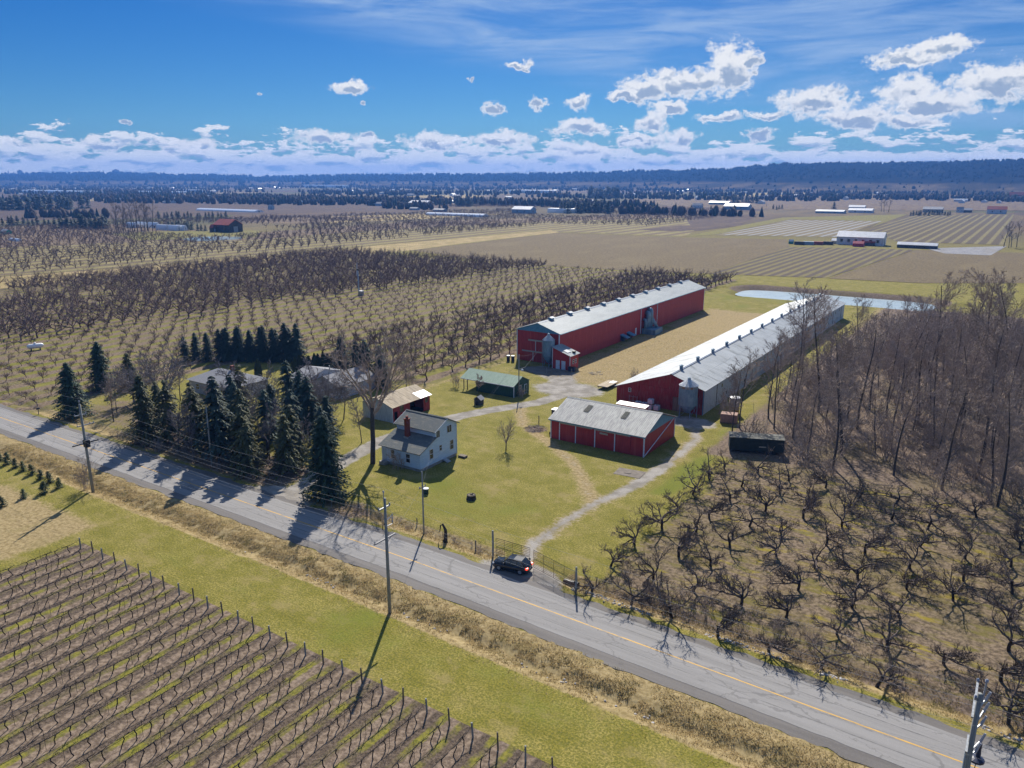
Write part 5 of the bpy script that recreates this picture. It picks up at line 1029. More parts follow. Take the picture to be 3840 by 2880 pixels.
# ------------------------------------------------------------------ gates, posts and roadside bits
def gate(label, x0, y0, x1, y1, H):
    L = math.hypot(x1 - x0, y1 - y0); t = thing('farm_gate', label, 'gate', (x0, y0, .05), math.atan2(y1 - y0, x1 - x0)); tier = H / 2
    for k in range(2):
        z0 = .1 + k * (tier + .02)
        for j in range(6): part('rail', MB().tube([(.1, 0, z0 + j * (tier - .12) / 5), (L - .1, 0, z0 + j * (tier - .12) / 5)], .025 if j % 5 else .032, 5), rust if j % 5 else metal_d, t)
        for j in range(5): part('upright', MB().tube([(.1 + (L - .2) * j / 4, 0, z0), (.1 + (L - .2) * j / 4, 0, z0 + tier - .12)], .024, 5), rust, t)
    part('latch', MB().box(L - .22, L - .02, -.06, .06, .9, 1.15), metal_d, t); return t
gate('left leaf of the rusty double-height pipe gate behind the parked car', -52.0, 74.1, -46.7, 74.2, 2.5)
gate('right leaf of the rusty double-height pipe gate beside the parked car', -46.3, 74.15, -39.2, 72.2, 2.4)
def post(label, x, y, H, r=.12, m=pole_wood, group=None): return solo('gate_post', MB().tube([(0, 0, -.4), (.02, .02, H * .5), (0, 0, H)], [r, r, r * .9], 8), m, label, 'post', (x, y, gz(x, y)), group=group)
post('tall grey gate post left of the parked car', -52.25, 73.9, 3.8, .14); post('tall gate post by the culvert at the right gate end', -38.9, 71.8, 3.4, .13)
post('dark stubby post in the grass left of the gate', -55.3, 74.3, 1.6, .1, wood); post('short stake by the ditch below the farmhouse', -66.8, 76.0, .9, .08, wood)
post('pale stake in the orchard near the ditch', -31.5, 79.5, 1.6, .07, wood); post('dark post beside the brush pile by the machine shed', -76.9, 124.9, 1.5, .1, wood)
r = random.Random(9); m = MB(); m.tube([(0, 0, -.1), (.1, 0, 1.0), (.05, 0, 1.9), (-.5, .1, 2.5), (-.85, .1, 2.2), (-1.0, .1, 1.2)], [.3, .24, .2, .15, .09, .04], 7)
for k in range(9): m.tube([(r.uniform(-.4, .3), r.uniform(-.3, .3), 0), (r.uniform(-.5, .4), r.uniform(-.4, .4), r.uniform(.6, 1.6))], [.05, .015], 4)
solo('broken_trunk', m, bark, 'twisted broken trunk arching over in the ditch scrub by the road', 'dead tree', (*dp(962, 1168), gz(*dp(962, 1168))))
cu = thing('culvert_pipe', 'dark culvert pipe end poking out of the ditch beside the gate', 'pipe', (-40.3, 73.6, -.15)); part('pipe', MB().tube([(-1.2, 0, 0), (.7, 0, .05)], .38, 14, cap=False), plastic_bk, cu); part('headwall_stone', MB().lathe([(.3, -.2), (.42, 0), (.3, .2), (.05, .26)], 7, (.8, -1.2)), concrete, cu)
rk = MB(); r = random.Random(21); rv = []
for k in range(6):
    mm = MB(); mm.lathe([(.06, 0), (.16 + .05 * r.random(), .06), (.12, .15), (.02, .19)], 6); rv.append(mm.tris())
pl = []
for k in range(520):
    x = r.uniform(-38, 6) if k < 380 else r.uniform(-85, 4); y = float(yc(x)) + 6.0 + r.gauss(0, .28) if k < 380 else float(yc(x)) - 9.5 + r.gauss(0, .3)
    if k >= 380 and fnoise(x * .12, 4.) < .55 or k < 380 and fnoise(x * .15, 8.) < .42: continue
    pl.append((r.randrange(6), x, y, gz(x, y) - .02, r.uniform(0, 6), r.uniform(.4, 1.0), r.uniform(.4, 1.0)))
merged('ditch_stones', rv, pl, mat('pale_stone', (.48, .46, .45), (.36, .34, .33), 2, .8), 'pale stones lying in the roadside ditches', cat='stones')

# ------------------------------------------------------------------ parked car
car = thing('parked_car', 'black sport utility car with lit tail lamps parked at the gate', 'car', (-48.2, 72.35, .035), math.radians(9.5))
paint = mat('black_car_paint', (.012, .016, .022), None, rough=.12, spec=.5)
def loft(rings): 
    m = MB(); n = len(rings[0]); vs = [p for rg in rings for p in rg]; fs = []
    for i in range(len(rings) - 1):
        for k in range(n): fs.append((i * n + k, i * n + (k + 1) % n, (i + 1) * n + (k + 1) % n, (i + 1) * n + k))
    fs += [tuple(range(n))[::-1], tuple((len(rings) - 1) * n + k for k in range(n))]; return m.add(vs, fs)
def ring(x, zb, zt, w, cr=.16):    # rounded cross-section, front of the car towards -x
    h = zt - zb; return [(x, -w + .05, zb), (x, -w, zb + .18 * h), (x, -w, zb + .62 * h), (x, -w + .07, zt - .12 * h), (x, -w + cr + .1, zt), (x, w - cr - .1, zt), (x, w - .07, zt - .12 * h), (x, w, zb + .62 * h), (x, w, zb + .18 * h), (x, w - .05, zb)]
bd = part('body', loft([ring(-2.38, .38, .82, .66), ring(-2.28, .30, .95, .82), ring(-1.95, .26, 1.02, .93), ring(-1.0, .24, 1.10, .955), ring(0, .24, 1.12, .96), ring(1.2, .24, 1.13, .96), ring(2.0, .28, 1.12, .94), ring(2.3, .36, 1.06, .86), ring(2.38, .42, .95, .74)]), paint, car, True)
def cab(x, z, w): return [(x, -w, z), (x, w, z)]
cv = [(-1.15, -.84, 1.08), (-.35, -.66, 1.68), (.4, -.66, 1.74), (1.5, -.66, 1.71), (2.22, -.76, 1.10)]
part('cabin', MB().add([(x, y, z) for x, y, z in cv] + [(x, -y, z) for x, y, z in cv], [(0, 5, 6, 1), (1, 6, 7, 2), (2, 7, 8, 3), (3, 8, 9, 4), (0, 1, 2, 3, 4), (9, 8, 7, 6, 5)]), paint, car)
def pane(pts, nm='window'): return part(nm, MB().add(pts, [tuple(range(len(pts)))]), glass, car)
for s in (-1, 1):
    e = .012; f = lambda x, t, z: (x, s * ((.84 + (.66 - .84) * t) + e + .01), z)
    for (xa, xb, xc, xd) in ((-.95, -.05, -.05, -.38), (.03, .92, .92, .03), (1.0, 1.85, 1.45, 1.0)): pane([f(xa, .1, 1.14), f(xb, .1, 1.14), f(xc, .9, 1.64), f(xd, .88, 1.62)][::s], 'side_window')
    part('roof_rail', MB().tube([(-.3, s * .62, 1.74), (.4, s * .62, 1.80), (1.45, s * .62, 1.77)], .025, 5), metal_l, car)
    part('mirror', MB().box(-.82, -.66, min(s * .9, s * 1.1), max(s * .9, s * 1.1), 1.05, 1.22), paint, car)
    part('headlight', MB().box(-2.33, -2.05, min(s * .55, s * .85), max(s * .55, s * .85), .74, .88), mat('lamp_lens', (.6, .62, .65), None, rough=.1), car)
    tl = mat('lit_tail_lamp', (.6, .02, .01), None, rough=.3); tl.node_tree.nodes['Principled BSDF'].inputs['Emission Color'].default_value = (1, .05, .015, 1); tl.node_tree.nodes['Principled BSDF'].inputs['Emission Strength'].default_value = 1.6
    part('tail_lamp', MB().box(2.12, 2.40, min(s * .58, s * .93), max(s * .58, s * .93), .82, 1.02), tl, car)
    for x in (-1.42, 1.42):
        w_ = part('wheel', MB().tube([(x, s * .72, .36), (x, s * .975, .36)], .36, 18), plastic_bk, car); part('rim', MB().tube([(x, s * .97, .36), (x, s * .99, .36)], .23, 12), metal_l, w_)
pane([(-1.11, -.72, 1.13), (-.40, -.58, 1.665), (-.40, .58, 1.665), (-1.11, .72, 1.13)], 'windscreen'); pane([(2.2, .66, 1.15), (1.56, .58, 1.68), (1.56, -.58, 1.68), (2.2, -.66, 1.15)], 'rear_window')
part('number_plate', MB().box(2.385, 2.40, -.26, .26, .62, .76), plastic_w, car); part('bumper', MB().box(2.1, 2.42, -.8, .8, .36, .5), plastic_bk, car); part('grille', MB().box(-2.40, -2.3, -.5, .5, .5, .74), plastic_bk, car)

# ------------------------------------------------------------------ farmyard things
tr = thing('flatbed_trailer', 'flat wooden-decked trailer parked left of the white-roofed barn', 'trailer', (-77.9, 157.0, 0))
for k in range(9): part('deck_board', MB().box(-1.35 + k * .3, -1.07 + k * .3, -3.0, 3.0, .78, .84), plywood, tr)
part('frame', MB().box(-1.3, 1.3, -2.95, 2.95, .62, .77), metal_d, tr); part('drawbar', MB().tube([(-.9, -3, .6), (0, -4.3, .5), (.9, -3, .6)], .05, 5), metal_d, tr)
for s in (-1, 1):
    for y in (.6, 1.5): part('wheel', MB().tube([(s * 1.05, y, .36), (s * 1.3, y, .36)], .36, 14), plastic_bk, tr)
part('loose_sheet', MB().box(-.2, 1.0, .8, 2.9, .85, .88), white_sheet, tr)
tk = thing('low_red_shed', 'low red box shed with bright white flat roof between the machine shed and white-roofed barn', 'shed', (-64.1, 140.8, 0))
part('wall', MB().box(-3.1, 3.1, -.8, .8, 0, 1.9), red, tk); part('roof', MB().slab((-3.3, -1.0, 1.92), (3.3, -1.0, 1.92), (3.3, 1.0, 2.1), (-3.3, 1.0, 2.1), .08), white_sheet, tk); part('hatch', MB().box(1.2, 2.2, -.86, -.8, .3, 1.5), red_old, tk)
def tote(x, y, z, label):
    t = thing('liquid_tote', label, 'tote', (x, y, z), group='white liquid totes'); part('tank', MB().box(-.55, .55, -.5, .5, .15, 1.1), plastic_w, t); part('pallet', MB().box(-.6, .6, -.55, .55, 0, .14), wood, t); part('lid', MB().lathe([(.14, 1.1), (.14, 1.17), (.05, 1.18)], 10), plastic_bk, t)
    for s in (-1, 1):
        for q in (-.5, 0, .5): part('cage_bar', MB().box(q - .02, q + .02, s * .51 - .012, s * .51 + .012, .15, 1.14), metal_l, t)
for (x, y, z, lb) in ((-62.3, 145.6, 0, 'white liquid tote under the stacked one before the red barn end'), (-60.9, 145.9, 0, 'rightmost white liquid tote before the red barn end'), (-62.2, 145.7, 1.18, 'white liquid tote stacked on top of another'), (-65.3, 146.3, 0, 'leftmost white liquid tote behind the low red shed'), (-63.8, 146.2, 0, 'white liquid tote second from the left behind the low red shed')): tote(x, y, z, lb)
gb = thing('generator_box', 'black box generator with pale lid on a stand left of the machine shed', 'generator', (-74.0, 127.6, 0)); part('stand', MB().box(-1.2, 1.2, -.8, .8, 0, .7), wood, gb); part('case', MB().box(-1.15, 1.15, -.75, .75, .7, 2.5), plastic_bk, gb); part('lid', MB().box(-1.25, 1.25, -.85, .85, 2.5, 2.62), metal_l, gb); part('label_plate', MB().box(-.8, -.5, -.78, -.75, 1.7, 2.1), white_trim, gb); part('label_plate', MB().box(.1, .35, -.78, -.75, 1.8, 2.05), white_trim, gb)
dg = thing('dog_house', 'small dark dog house with grey gable roof on the grass before the green shed', 'dog house', (-94.5, 128.9, 0), .15); part('wall', MB().prism([(-.75, 0), (.75, 0), (.75, 1.2), (0, 1.75), (-.75, 1.2)], 'y', -.8, .8), mat('dark_slate_boards', (.06, .07, .075), (.04, .045, .05), 3, .8), dg); part('roof', MB().slab((-.95, -.95, 1.1), (-.95, .95, 1.1), (0, .95, 1.85), (0, -.95, 1.85), .06), shingle_b, dg); part('roof', MB().slab((.95, .95, 1.1), (.95, -.95, 1.1), (0, -.95, 1.85), (0, .95, 1.85), .06), shingle_b, dg); part('doorway', MB().box(-.3, .3, -.82, -.78, 0, .85), dark_in, dg)
st = thing('tree_stump', 'dark hollow tree stump on the front lawn', 'stump', (*dp(1018, 1078), 0)); part('stump', MB().lathe([(.85, -.1), (.72, .25), (.66, .62), (.68, .7)], 11), bark, st); part('heartwood', MB().lathe([(.5, .7), (.35, .74), (.1, .66)], 9), wood, st); part('loose_bark', MB().tube([(.1, 0, .7), (.3, .2, 1.0)], [.12, .06], 5), wood, st)
wl = thing('well_head', 'round dark well head with pale lid on the lawn behind the slim pole', 'well', (*dp(920, 1066), 0)); part('casing', MB().lathe([(.42, 0), (.42, .8)], 14), mat('green_casing', (.02, .05, .05), None, rough=.6), wl); part('lid', MB().lathe([(.47, .8), (.47, .87), (.3, .92)], 14), white_trim, wl); part('standpipe', MB().tube([(-.5, .2, 0), (-.5, .2, 1.1)], .06, 6), white_trim, wl)
for n_, (x, y, lb) in enumerate(((-111.9, 166.0, 'left of two dark barrels at the barn corner by the orchard'), (-110.7, 166.4, 'right of two dark barrels at the barn corner by the orchard'))):
    t = thing('barrel', lb, 'barrel', (x, y, 0)); part('barrel', MB().lathe([(.42, 0), (.45, .4), (.43, .8), (.45, 1.2), (.42, 1.5)], 14), plastic_bl, t); part('rim', MB().lathe([(.46, 1.5), (.46, 1.56), (.35, 1.56)], 14), metal_l, t)
for n_, (x, y, lb) in enumerate(((-92.6, 165.2, 'left dark wheelie bin at the annex corner'), (-91.7, 165.5, 'right dark wheelie bin at the annex corner'))):
    t = thing('wheelie_bin', lb, 'bin', (x, y, 0)); part('bin', MB().prism([(-.32, .1), (.32, .1), (.42, 1.15), (-.42, 1.15)], 'y', -.4, .4), plastic_bl, t); part('lid', MB().box(-.45, .45, -.44, .46, 1.15, 1.22), plastic_bk, t)
for n_, (x, y) in enumerate((r3p for r3p in ((-96.5, 160.2), (-90.7, 162.6)))): post(('left' if n_ == 0 else 'right') + ' short post of the rope line before the feed bin', x, y, 1.4, .07, pole_wood)
wire_obj('rope_line', [(-90.6, 138.6, 6.2), (-97.5, 152, 3.2), (-103.5, 168.9, 4.2)], wire_m, 'pale cable sagging from the yard pole to the long red barn gable', 'cable', r=.025)
pt = thing('propane_tank', 'white horizontal propane tank in the orchard at the far left', 'tank', (-230.7, 103.2, 0), 1.3); part('tank', MB().tube([(-2.1, 0, 1.2), (-1.9, 0, 1.2), (-1.5, 0, 1.2), (1.5, 0, 1.2), (1.9, 0, 1.2), (2.1, 0, 1.2)], [.25, .5, .68, .68, .5, .25], 14), white_sheet, pt, True); part('dome', MB().lathe([(.28, 1.8), (.28, 2.15), (.1, 2.25)], 10), white_sheet, pt)
for x in (-1.1, 1.1): part('saddle', MB().box(x - .12, x + .12, -.4, .4, 0, .75), metal_d, pt)
wf = thing('wind_machine', 'orchard wind machine with slim tower and two-blade fan among the left orchard', 'wind machine', (-231, 231.5, 0)); part('tower', MB().tube([(0, 0, 0), (0, 0, 10.4)], [.3, .22], 10), mat('blue_grey_tower', (.30, .38, .46), (.26, .34, .42), 2, .5), wf, True); part('gearbox', MB().box(-.4, .7, -.3, .3, 10.2, 10.8), metal_d, wf)
part('fan_blade', MB().tube([(-.5, 0, 10.6), (-.5, .25, 13.4)], [.16, .07], 5), white_trim, wf); part('fan_blade', MB().tube([(-.5, 0, 10.6), (-.5, -.25, 7.8)], [.16, .07], 5), white_trim, wf); part('engine_housing', MB().box(.6, 2.2, -.7, .7, 0, 1.7), metal_l, wf); part('housing_lid', MB().box(.5, 2.3, -.8, .8, 1.7, 1.85), white_sheet, wf)
sk = thing('tan_tank', 'upright tan cylindrical tank under bare branches right of the white-roofed barn', 'tank', (-46.8, 152.9, 0)); part('tank', MB().lathe([(1.05, 0), (1.05, 3.3)], 22), mat('tan_tank_paint', (.40, .30, .20), (.33, .25, .17), 1.5, .6), sk, True); part('lid', MB().lathe([(1.1, 3.3), (1.1, 3.42), (.3, 3.6)], 22), white_sheet, sk)
pk = thing('pallet_stack', 'stack of pinkish boards on pallets at the edge of the wood', 'board stack', (-45.6, 146.2, 0), .2)
for k in range(6): part('board_layer', MB().box(-1.6 + .05 * (k % 2), 1.6, -1.1, 1.1 - .06 * (k % 3), .25 + k * .28, .5 + k * .28), mat('pinkish_boards', (.36, .22, .17), (.28, .17, .13), 2, .8), pk)
part('pallet', MB().box(-1.6, 1.6, -1.1, 1.1, 0, .24), wood, pk)
ru = thing('derelict_trailer', 'dark derelict box trailer overgrown at the edge of the wood', 'trailer', (-36.0, 131.9, 0), math.radians(22))
part('box', MB().box(-4.6, 4.6, -1.3, 1.3, .6, 2.9), mat('mossy_dark_panels', (.018, .026, .022), (.03, .036, .03), 2, .8), ru); part('roof', MB().slab((-4.7, -1.4, 2.92), (4.7, -1.4, 2.92), (4.7, 1.4, 3.05), (-4.7, 1.4, 3.05), .06), mat('mossy_roof', (.05, .055, .05), (.16, .16, .14), 1.5, .8), ru); part('chassis', MB().box(-4.4, 4.4, -.5, .5, .35, .6), metal_d, ru)
for x in (2.0, 3.0): part('wheel', MB().tube([(x, -1.25, .45), (x, -1.0, .45)], .45, 12), plastic_bk, ru)
part('side_board', MB().box(.4, 1.6, -1.34, -1.3, 1.3, 1.5), plywood, ru)
r = random.Random(33); 
for n_, (cx, cy, R_, lb) in enumerate(((-75.2, 121.2, 2.2, 'heap of cut brushwood left of the machine shed'), (-86.0, 167.0, 1.8, 'scattered broken boards in the grass by the annex'))):
    m = MB()
    for k in range(110 if n_ == 0 else 26):
        a, q = r.uniform(0, 6.28), R_ * math.sqrt(r.random()); x, y, b = q * math.cos(a), q * math.sin(a), r.uniform(0, 6.28); L = r.uniform(.4, 1.2); z = max(0, .6 * (1 - q / R_)) * r.random() * (n_ == 0) + .05
        m.tube([(x - math.cos(b) * L / 2, y - math.sin(b) * L / 2, z), (x + math.cos(b) * L / 2, y + math.sin(b) * L / 2, z + r.uniform(-.05, .25))], .03 if n_ == 0 else .05, 3)
    tag(solo('brush_heap' if n_ == 0 else 'broken_boards', m, twig_gy if n_ == 0 else mat('pale_boards', (.5, .46, .4), (.38, .33, .28), 2, .8), lb, 'heap', (cx, cy, 0)), lb, 'heap', kind='stuff')
solo('tyre', MB().tube([(0, -.12, .38), (0, .12, .38)], .38, 14), plastic_bk, 'black tyre leaning at the left corner of the machine shed', 'tyre', (-70.9, 119.6, 0))
solo('yard_slab', MB().box(-2.3, 2.3, -1.6, 1.6, -.1, .06).box(-.8, .3, -.5, .1, .06, .12), mat('grey_slab', (.20, .17, .14), (.14, .12, .10), 1.2, .9), 'weathered ground slab by the drive in front of the machine shed', 'slab', (*dp(1360, 1022), 0), .1)
ld_ = thing('leaning_ladder', 'short metal rack leaning on the red end of the white-roofed barn', 'rack', (-67.0, 147.2, 0))
for x in (-.9, 0, .9): part('upright', MB().tube([(x, 0, 0), (x, .3, 1.9)], .04, 5), metal_l, ld_)
for z in (.8, 1.7): part('rail', MB().tube([(-1, .1, z), (1, .1, z)], .04, 5), metal_l, ld_)
def mailbox(x, y, label, rz=0.):
    t = thing('mailbox', label, 'mailbox', (x, y, gz(x, y)), rz); part('post', MB().box(-.06, .06, -.06, .06, -.2, 1.1), wood, t); part('box', MB().prism([(-.14, 1.1), (.14, 1.1), (.14, 1.32), (.08, 1.42), (-.08, 1.42), (-.14, 1.32)], 'y', -.3, .3), plastic_bk, t)
mailbox(-165.5, 72.6, 'dark mailbox on a post at the far left roadside'); mailbox(-86.3, 72.6, 'dark mailbox beside the gravel entrance by the dense spruce')
t = thing('address_sign', 'small green number sign on a stake under the dense spruce', 'sign', (-80.9, 73.3, gz(-80.9, 73.3))); part('stake', MB().tube([(0, 0, -.2), (0, 0, 1.5)], .03, 5), metal_l, t); part('plate', MB().box(-.25, .25, -.03, -.01, 1.2, 1.45), mat('sign_green', (.02, .25, .16), None, rough=.4), t)
# ------------------------------------------------------------------ far country
def vp(x, depth, z=0.):
    """a place at a given depth from the camera in the direction of picture column x (2212 wide)"""
    Xo = (x * 1.736 - 1920) / F_PX * depth * math.cos(PITCH); c, s = math.cos(YAW), math.sin(YAW)
    return (Xo * c - depth * s, Xo * s + depth * c, z)
# escarpment on the horizon
prof = [(-900,384,6660),(-300,382,6660),(0,378,6660),(120,377,6660),(250,376,6660),(430,380,6660),(600,383,6512),(760,380,6364),(900,379,6068),(1080,378,5772),(1300,375,5180),(1440,371,4736),(1560,368,4440),(1640,361,4144),(1720,357,3985),(1800,356,3850),(1960,356,3652),(2060,353,3491),(2140,350,3378),(2212,348,3260),(2500,344,3074),(3000,350,3074)]
cols = []; NC = 420; NR = 16
for i in range(NC + 1):
    x = -900 + 3900 * i / NC; k = max(j for j in range(len(prof)) if prof[j][0] <= x); k = min(k, len(prof) - 2); a, b = prof[k], prof[k + 1]; t = (x - a[0]) / (b[0] - a[0]); t = t * t * (3 - 2 * t) * .5 + t * .5
    y, d = a[1] + (b[1] - a[1]) * t, a[2] + (b[2] - a[2]) * t; cols.append((x, d, CAM_H + d * (HOR - y * 1.736) / F_PX))
hv, hf = [], []
for i, (x, d, h_) in enumerate(cols):
    for j in range(NR + 1):
        f = j / NR; dd = d * (.62 + .5 * f); up = min(1, f / .74); s_ = up * up * (3 - 2 * up) if f <= .74 else 1 - .4 * (f - .74) / .26
        n_ = (float(fnoise(i * .5, j * 1.3, 3)) - .5) * (26 if x > 1300 else 12) * (.3 + .7 * s_) * (j > 0) * (f < .72) + (float(vnoise(i * 1.9, 7.7)) - .5) * 5 * (f > .6)
        hv.append(vp(x, dd, -8 + (h_ + 8) * s_ + n_))
for i in range(NC):
    for j in range(NR): o = i * (NR + 1) + j; hf.append((o, o + NR + 1, o + NR + 2, o + 1))
hill_m0 = mat('wooded_hillside', (.010, .012, .012), (.016, .016, .015), .02, .95, c3=(.03, .027, .02), s3=.004, world_co=True, detail=8, spec=0.)
hill_m = hill_m0
_T = NT(hill_m.node_tree); _B = _T.n['Principled BSDF']; _src = _B.inputs['Base Color'].links[0].from_socket; _g = _T.add('ShaderNodeNewGeometry').outputs['Position']; _s = _T.add('ShaderNodeSeparateXYZ'); _T.l.new(_g, _s.inputs[0])
_low = _T.mix(_T.ramp(_T.noise(_T.mapv(_g, (.004, .004, 0)), 1.0, 5, .6), .42, .58), (.06, .052, .036), (.15, .115, .07))
_T.l.new(_T.mix(_T.ramp(_T.math('ADD', _s.outputs[2], _T.math('MULTIPLY', _T.noise(_g, .004, 4), 30)), 38, 52), _low, _src), _B.inputs['Base Color'])
hm = MB(); hm.v = hv; hm.f = hf; hills = struct('hills', hm, hill_m)
# masses of far trees
def blob(seed, kind):
    r = random.Random(seed); m = MB()
    if kind == 0: m.lathe([(.7, 0), (1.15, 1.3), (.8, 2.6), (.2, 3.1)], 5)
    else: m.lathe([(.9, 0), (.9, .7), (.05, 3.6)], 5)
    v, t = m.tris(); v = v * (1 + (np.random.RandomState(seed).rand(*v.shape) - .5) * .35); return v.astype(np.float32), t
fb = [blob(i, 0) for i in range(4)]; fc = [blob(9 + i, 1) for i in range(3)]
r = random.Random(77); pb, pc = [], []
for _ in range(15000):
    d = 950 * math.exp(r.random() * 1.75); x = r.uniform(-60, 2272); X, Y, _z = vp(x, d)
    w = float(fnoise(X * .0012 + 3, Y * .004, 3)); lim = .62 - .26 * min(1, max(0, (d - 1500) / 2300))
    if w < lim: continue
    s = r.uniform(2.2, 4.2); (pc if r.random() < .35 else pb).append((r.randrange(4 if False else 3), X, Y, -.4, r.uniform(0, 6.28), s * 1.1, s))
merged('far_bare_woods', fb, pb, mat('far_bare_wood', (.085, .07, .064), (.055, .048, .045), .05, .95, world_co=True, spec=.05), 'grey-brown belts of bare trees spread over the far plain', cat='woods')
merged('far_evergreen_woods', fc, pc, mat('far_evergreen', (.022, .034, .026), (.035, .048, .032), .05, .95, world_co=True, spec=.05), 'dark evergreen belts spread over the far plain', cat='woods')
# trees on the ridge line
rt = [blob(30 + i, 0) for i in range(3)]; pl = []
for k in range(900):
    i = r.randrange(120, NC); x, d, h_ = cols[i]; x += r.uniform(-6, 6); X, Y, _z = vp(x, d * r.uniform(.975, 1.0)); s = r.uniform(1.2, 2.6) * (1.4 if x > 1500 else 1); pl.append((r.randrange(3), X, Y, h_ - 5, 0, s, s * 1.05))
merged('ridge_trees', rt, pl, hill_m, 'trees along the crest of the wooded escarpment', cat='trees')
# woods on the hillside
hw = [blob(60 + i, i % 2) for i in range(4)]; pl = []
for k in range(7500):
    i = r.randrange(70, NC); x, d, h_ = cols[i]; x += r.uniform(-5, 5)
    if not -40 < x < 2260: continue
    j = r.uniform(.5, 11.8) if r.random() < .22 else r.uniform(5.5, 11.9); a = hv[i * (NR + 1) + int(j)]; b = hv[i * (NR + 1) + int(j) + 1]; f = j - int(j); X, Y, _z = vp(x, d * (.62 + .5 * j / NR)); zz = a[2] + (b[2] - a[2]) * f
    if x > 1700 and fnoise(X * .003, Y * .003) > .66: continue
    s = r.uniform(3.4, 6.5) * (d / 5200); pl.append((r.randrange(4), X, Y, zz - 4, r.uniform(0, 6), s * 1.3, s * .9))
merged('hillside_woods', hw, pl, mat('hillside_trees', (.014, .017, .016), (.024, .023, .021), .01, .95, world_co=True, spec=0.), 'dark woods covering the escarpment slope', cat='woods')
# clumps one can tell apart
lodc = []
for i in range(3): lodc.append(spruce(900 + i, 10, 2.7, 11, 7, 3, .03, .3, 1.0))
lodm = [[l[0].mesh('trunk', bark_t), l[1].mesh('crown', needle_b)] for l in lodc]
def far_tree(name, x, y, h_, lab, grp):
    k = r.randrange(3); t = thing(name, lab, 'tree', (x, y, 0), r.uniform(0, 6), grp); s = h_ / 10; t.scale = (s * 1.15, s * 1.15, s); link('trunk', lodm[k][0], t); link('crown', lodm[k][1], t)
clumps = [(0,117,453,30,15,'in the belt at the far left edge'),(123,157,452,27,6,'in the tight clump right of the far left belt'),(173,200,450,27,2,'of the isolated pair right of the far left clumps'),(0,113,488,20,10,'in the lower belt at the left edge'),(117,233,493,28,16,'in the big dark clump left of the hoop houses'),(340,493,473,17,17,'in the even row behind the hoop houses'),(363,417,496,19,10,'in the clipped block beside the hoop houses'),(421,447,498,14,3,'left of the red-roofed far barn'),
 (500,533,440,9,6,'in the small far row at left'),(583,627,438,10,7,'in the second small far row'),(670,737,434,8,8,'in the third small far row'),(870,977,443,14,14,'around the pale farm sheds'),(987,1020,445,24,6,'in the tall clump at centre'),(1024,1074,440,17,8,'in the clump right of centre'),(1210,1317,460,25,16,'in the big clump beside the white farm sheds'),(1270,1337,428,24,12,'in the distant round clump'),(1393,1395,441,12,1,'standing alone in the far fields'),(862,864,452,12,1,'standing alone by the pale shed'),
 (1546,1638,438,18,12,'in the clump behind the blue-grey sheds'),(1668,1691,452,10,4,'right of the blue-grey sheds'),(1963,2055,465,11,16,'in the hedge above the far vineyard'),(2156,2178,435,20,3,'near the red far building'),(1800,1801,453,18,1,'slender and alone by the far farm')]
for (x0, x1, yb, hp, n, where) in clumps:
    for k in range(n):
        x = x0 + (x1 - x0) * (k + .5 + r.uniform(-.3, .3)) / n; X, Y = dp(x, yb + r.uniform(-1.5, 1.5)); h_ = hp * 1.736 / F_PX * vdist(X, Y) * r.uniform(.75, 1.1); far_tree('far_conifer', X, Y, h_, 'dark conifer %s, %s from the left' % (where, nth(k + 1)) if n > 1 else 'dark conifer ' + where, 'dark conifers ' + where)
fbt = [make_tree(950 + i, 17, .35, dict(FOS, rmin=(0, .12, .09, .07, .06), kids=[12, 6, 3, 0, 0], side=[5, 3, 3, 3, 3]), .05) for i in range(2)]; fbm = [[a.mesh('trunk', bark_t), b.mesh('crown', twig_gy)] for a, b in fbt]
for (x0, x1, yb, hp, n, where) in ((250, 333, 500, 62, 13, 'tall by the hoop houses'), (1898, 1921, 456, 32, 3, 'beside the far pale farm'), (1560, 1660, 452, 14, 4, 'by the blue-grey sheds'), (2165, 2200, 535, 50, 4, 'at the right edge by the gravel yard')):
    for k in range(n):
        x = x0 + (x1 - x0) * (k + .5 + r.uniform(-.4, .4)) / n; X, Y = dp(x, yb + r.uniform(-2, 2)); s = hp * 1.736 / F_PX * vdist(X, Y) / 17 * r.uniform(.75, 1.05); t = thing('far_bare_tree', 'bare tree %s, %s from the left' % (where, nth(k + 1)), 'tree', (X, Y, 0), r.uniform(0, 6), 'bare trees ' + where); t.scale = (s * .8, s * .8, s); q_ = r.randrange(2); link('trunk', fbm[q_][0], t); link('crown', fbm[q_][1], t)
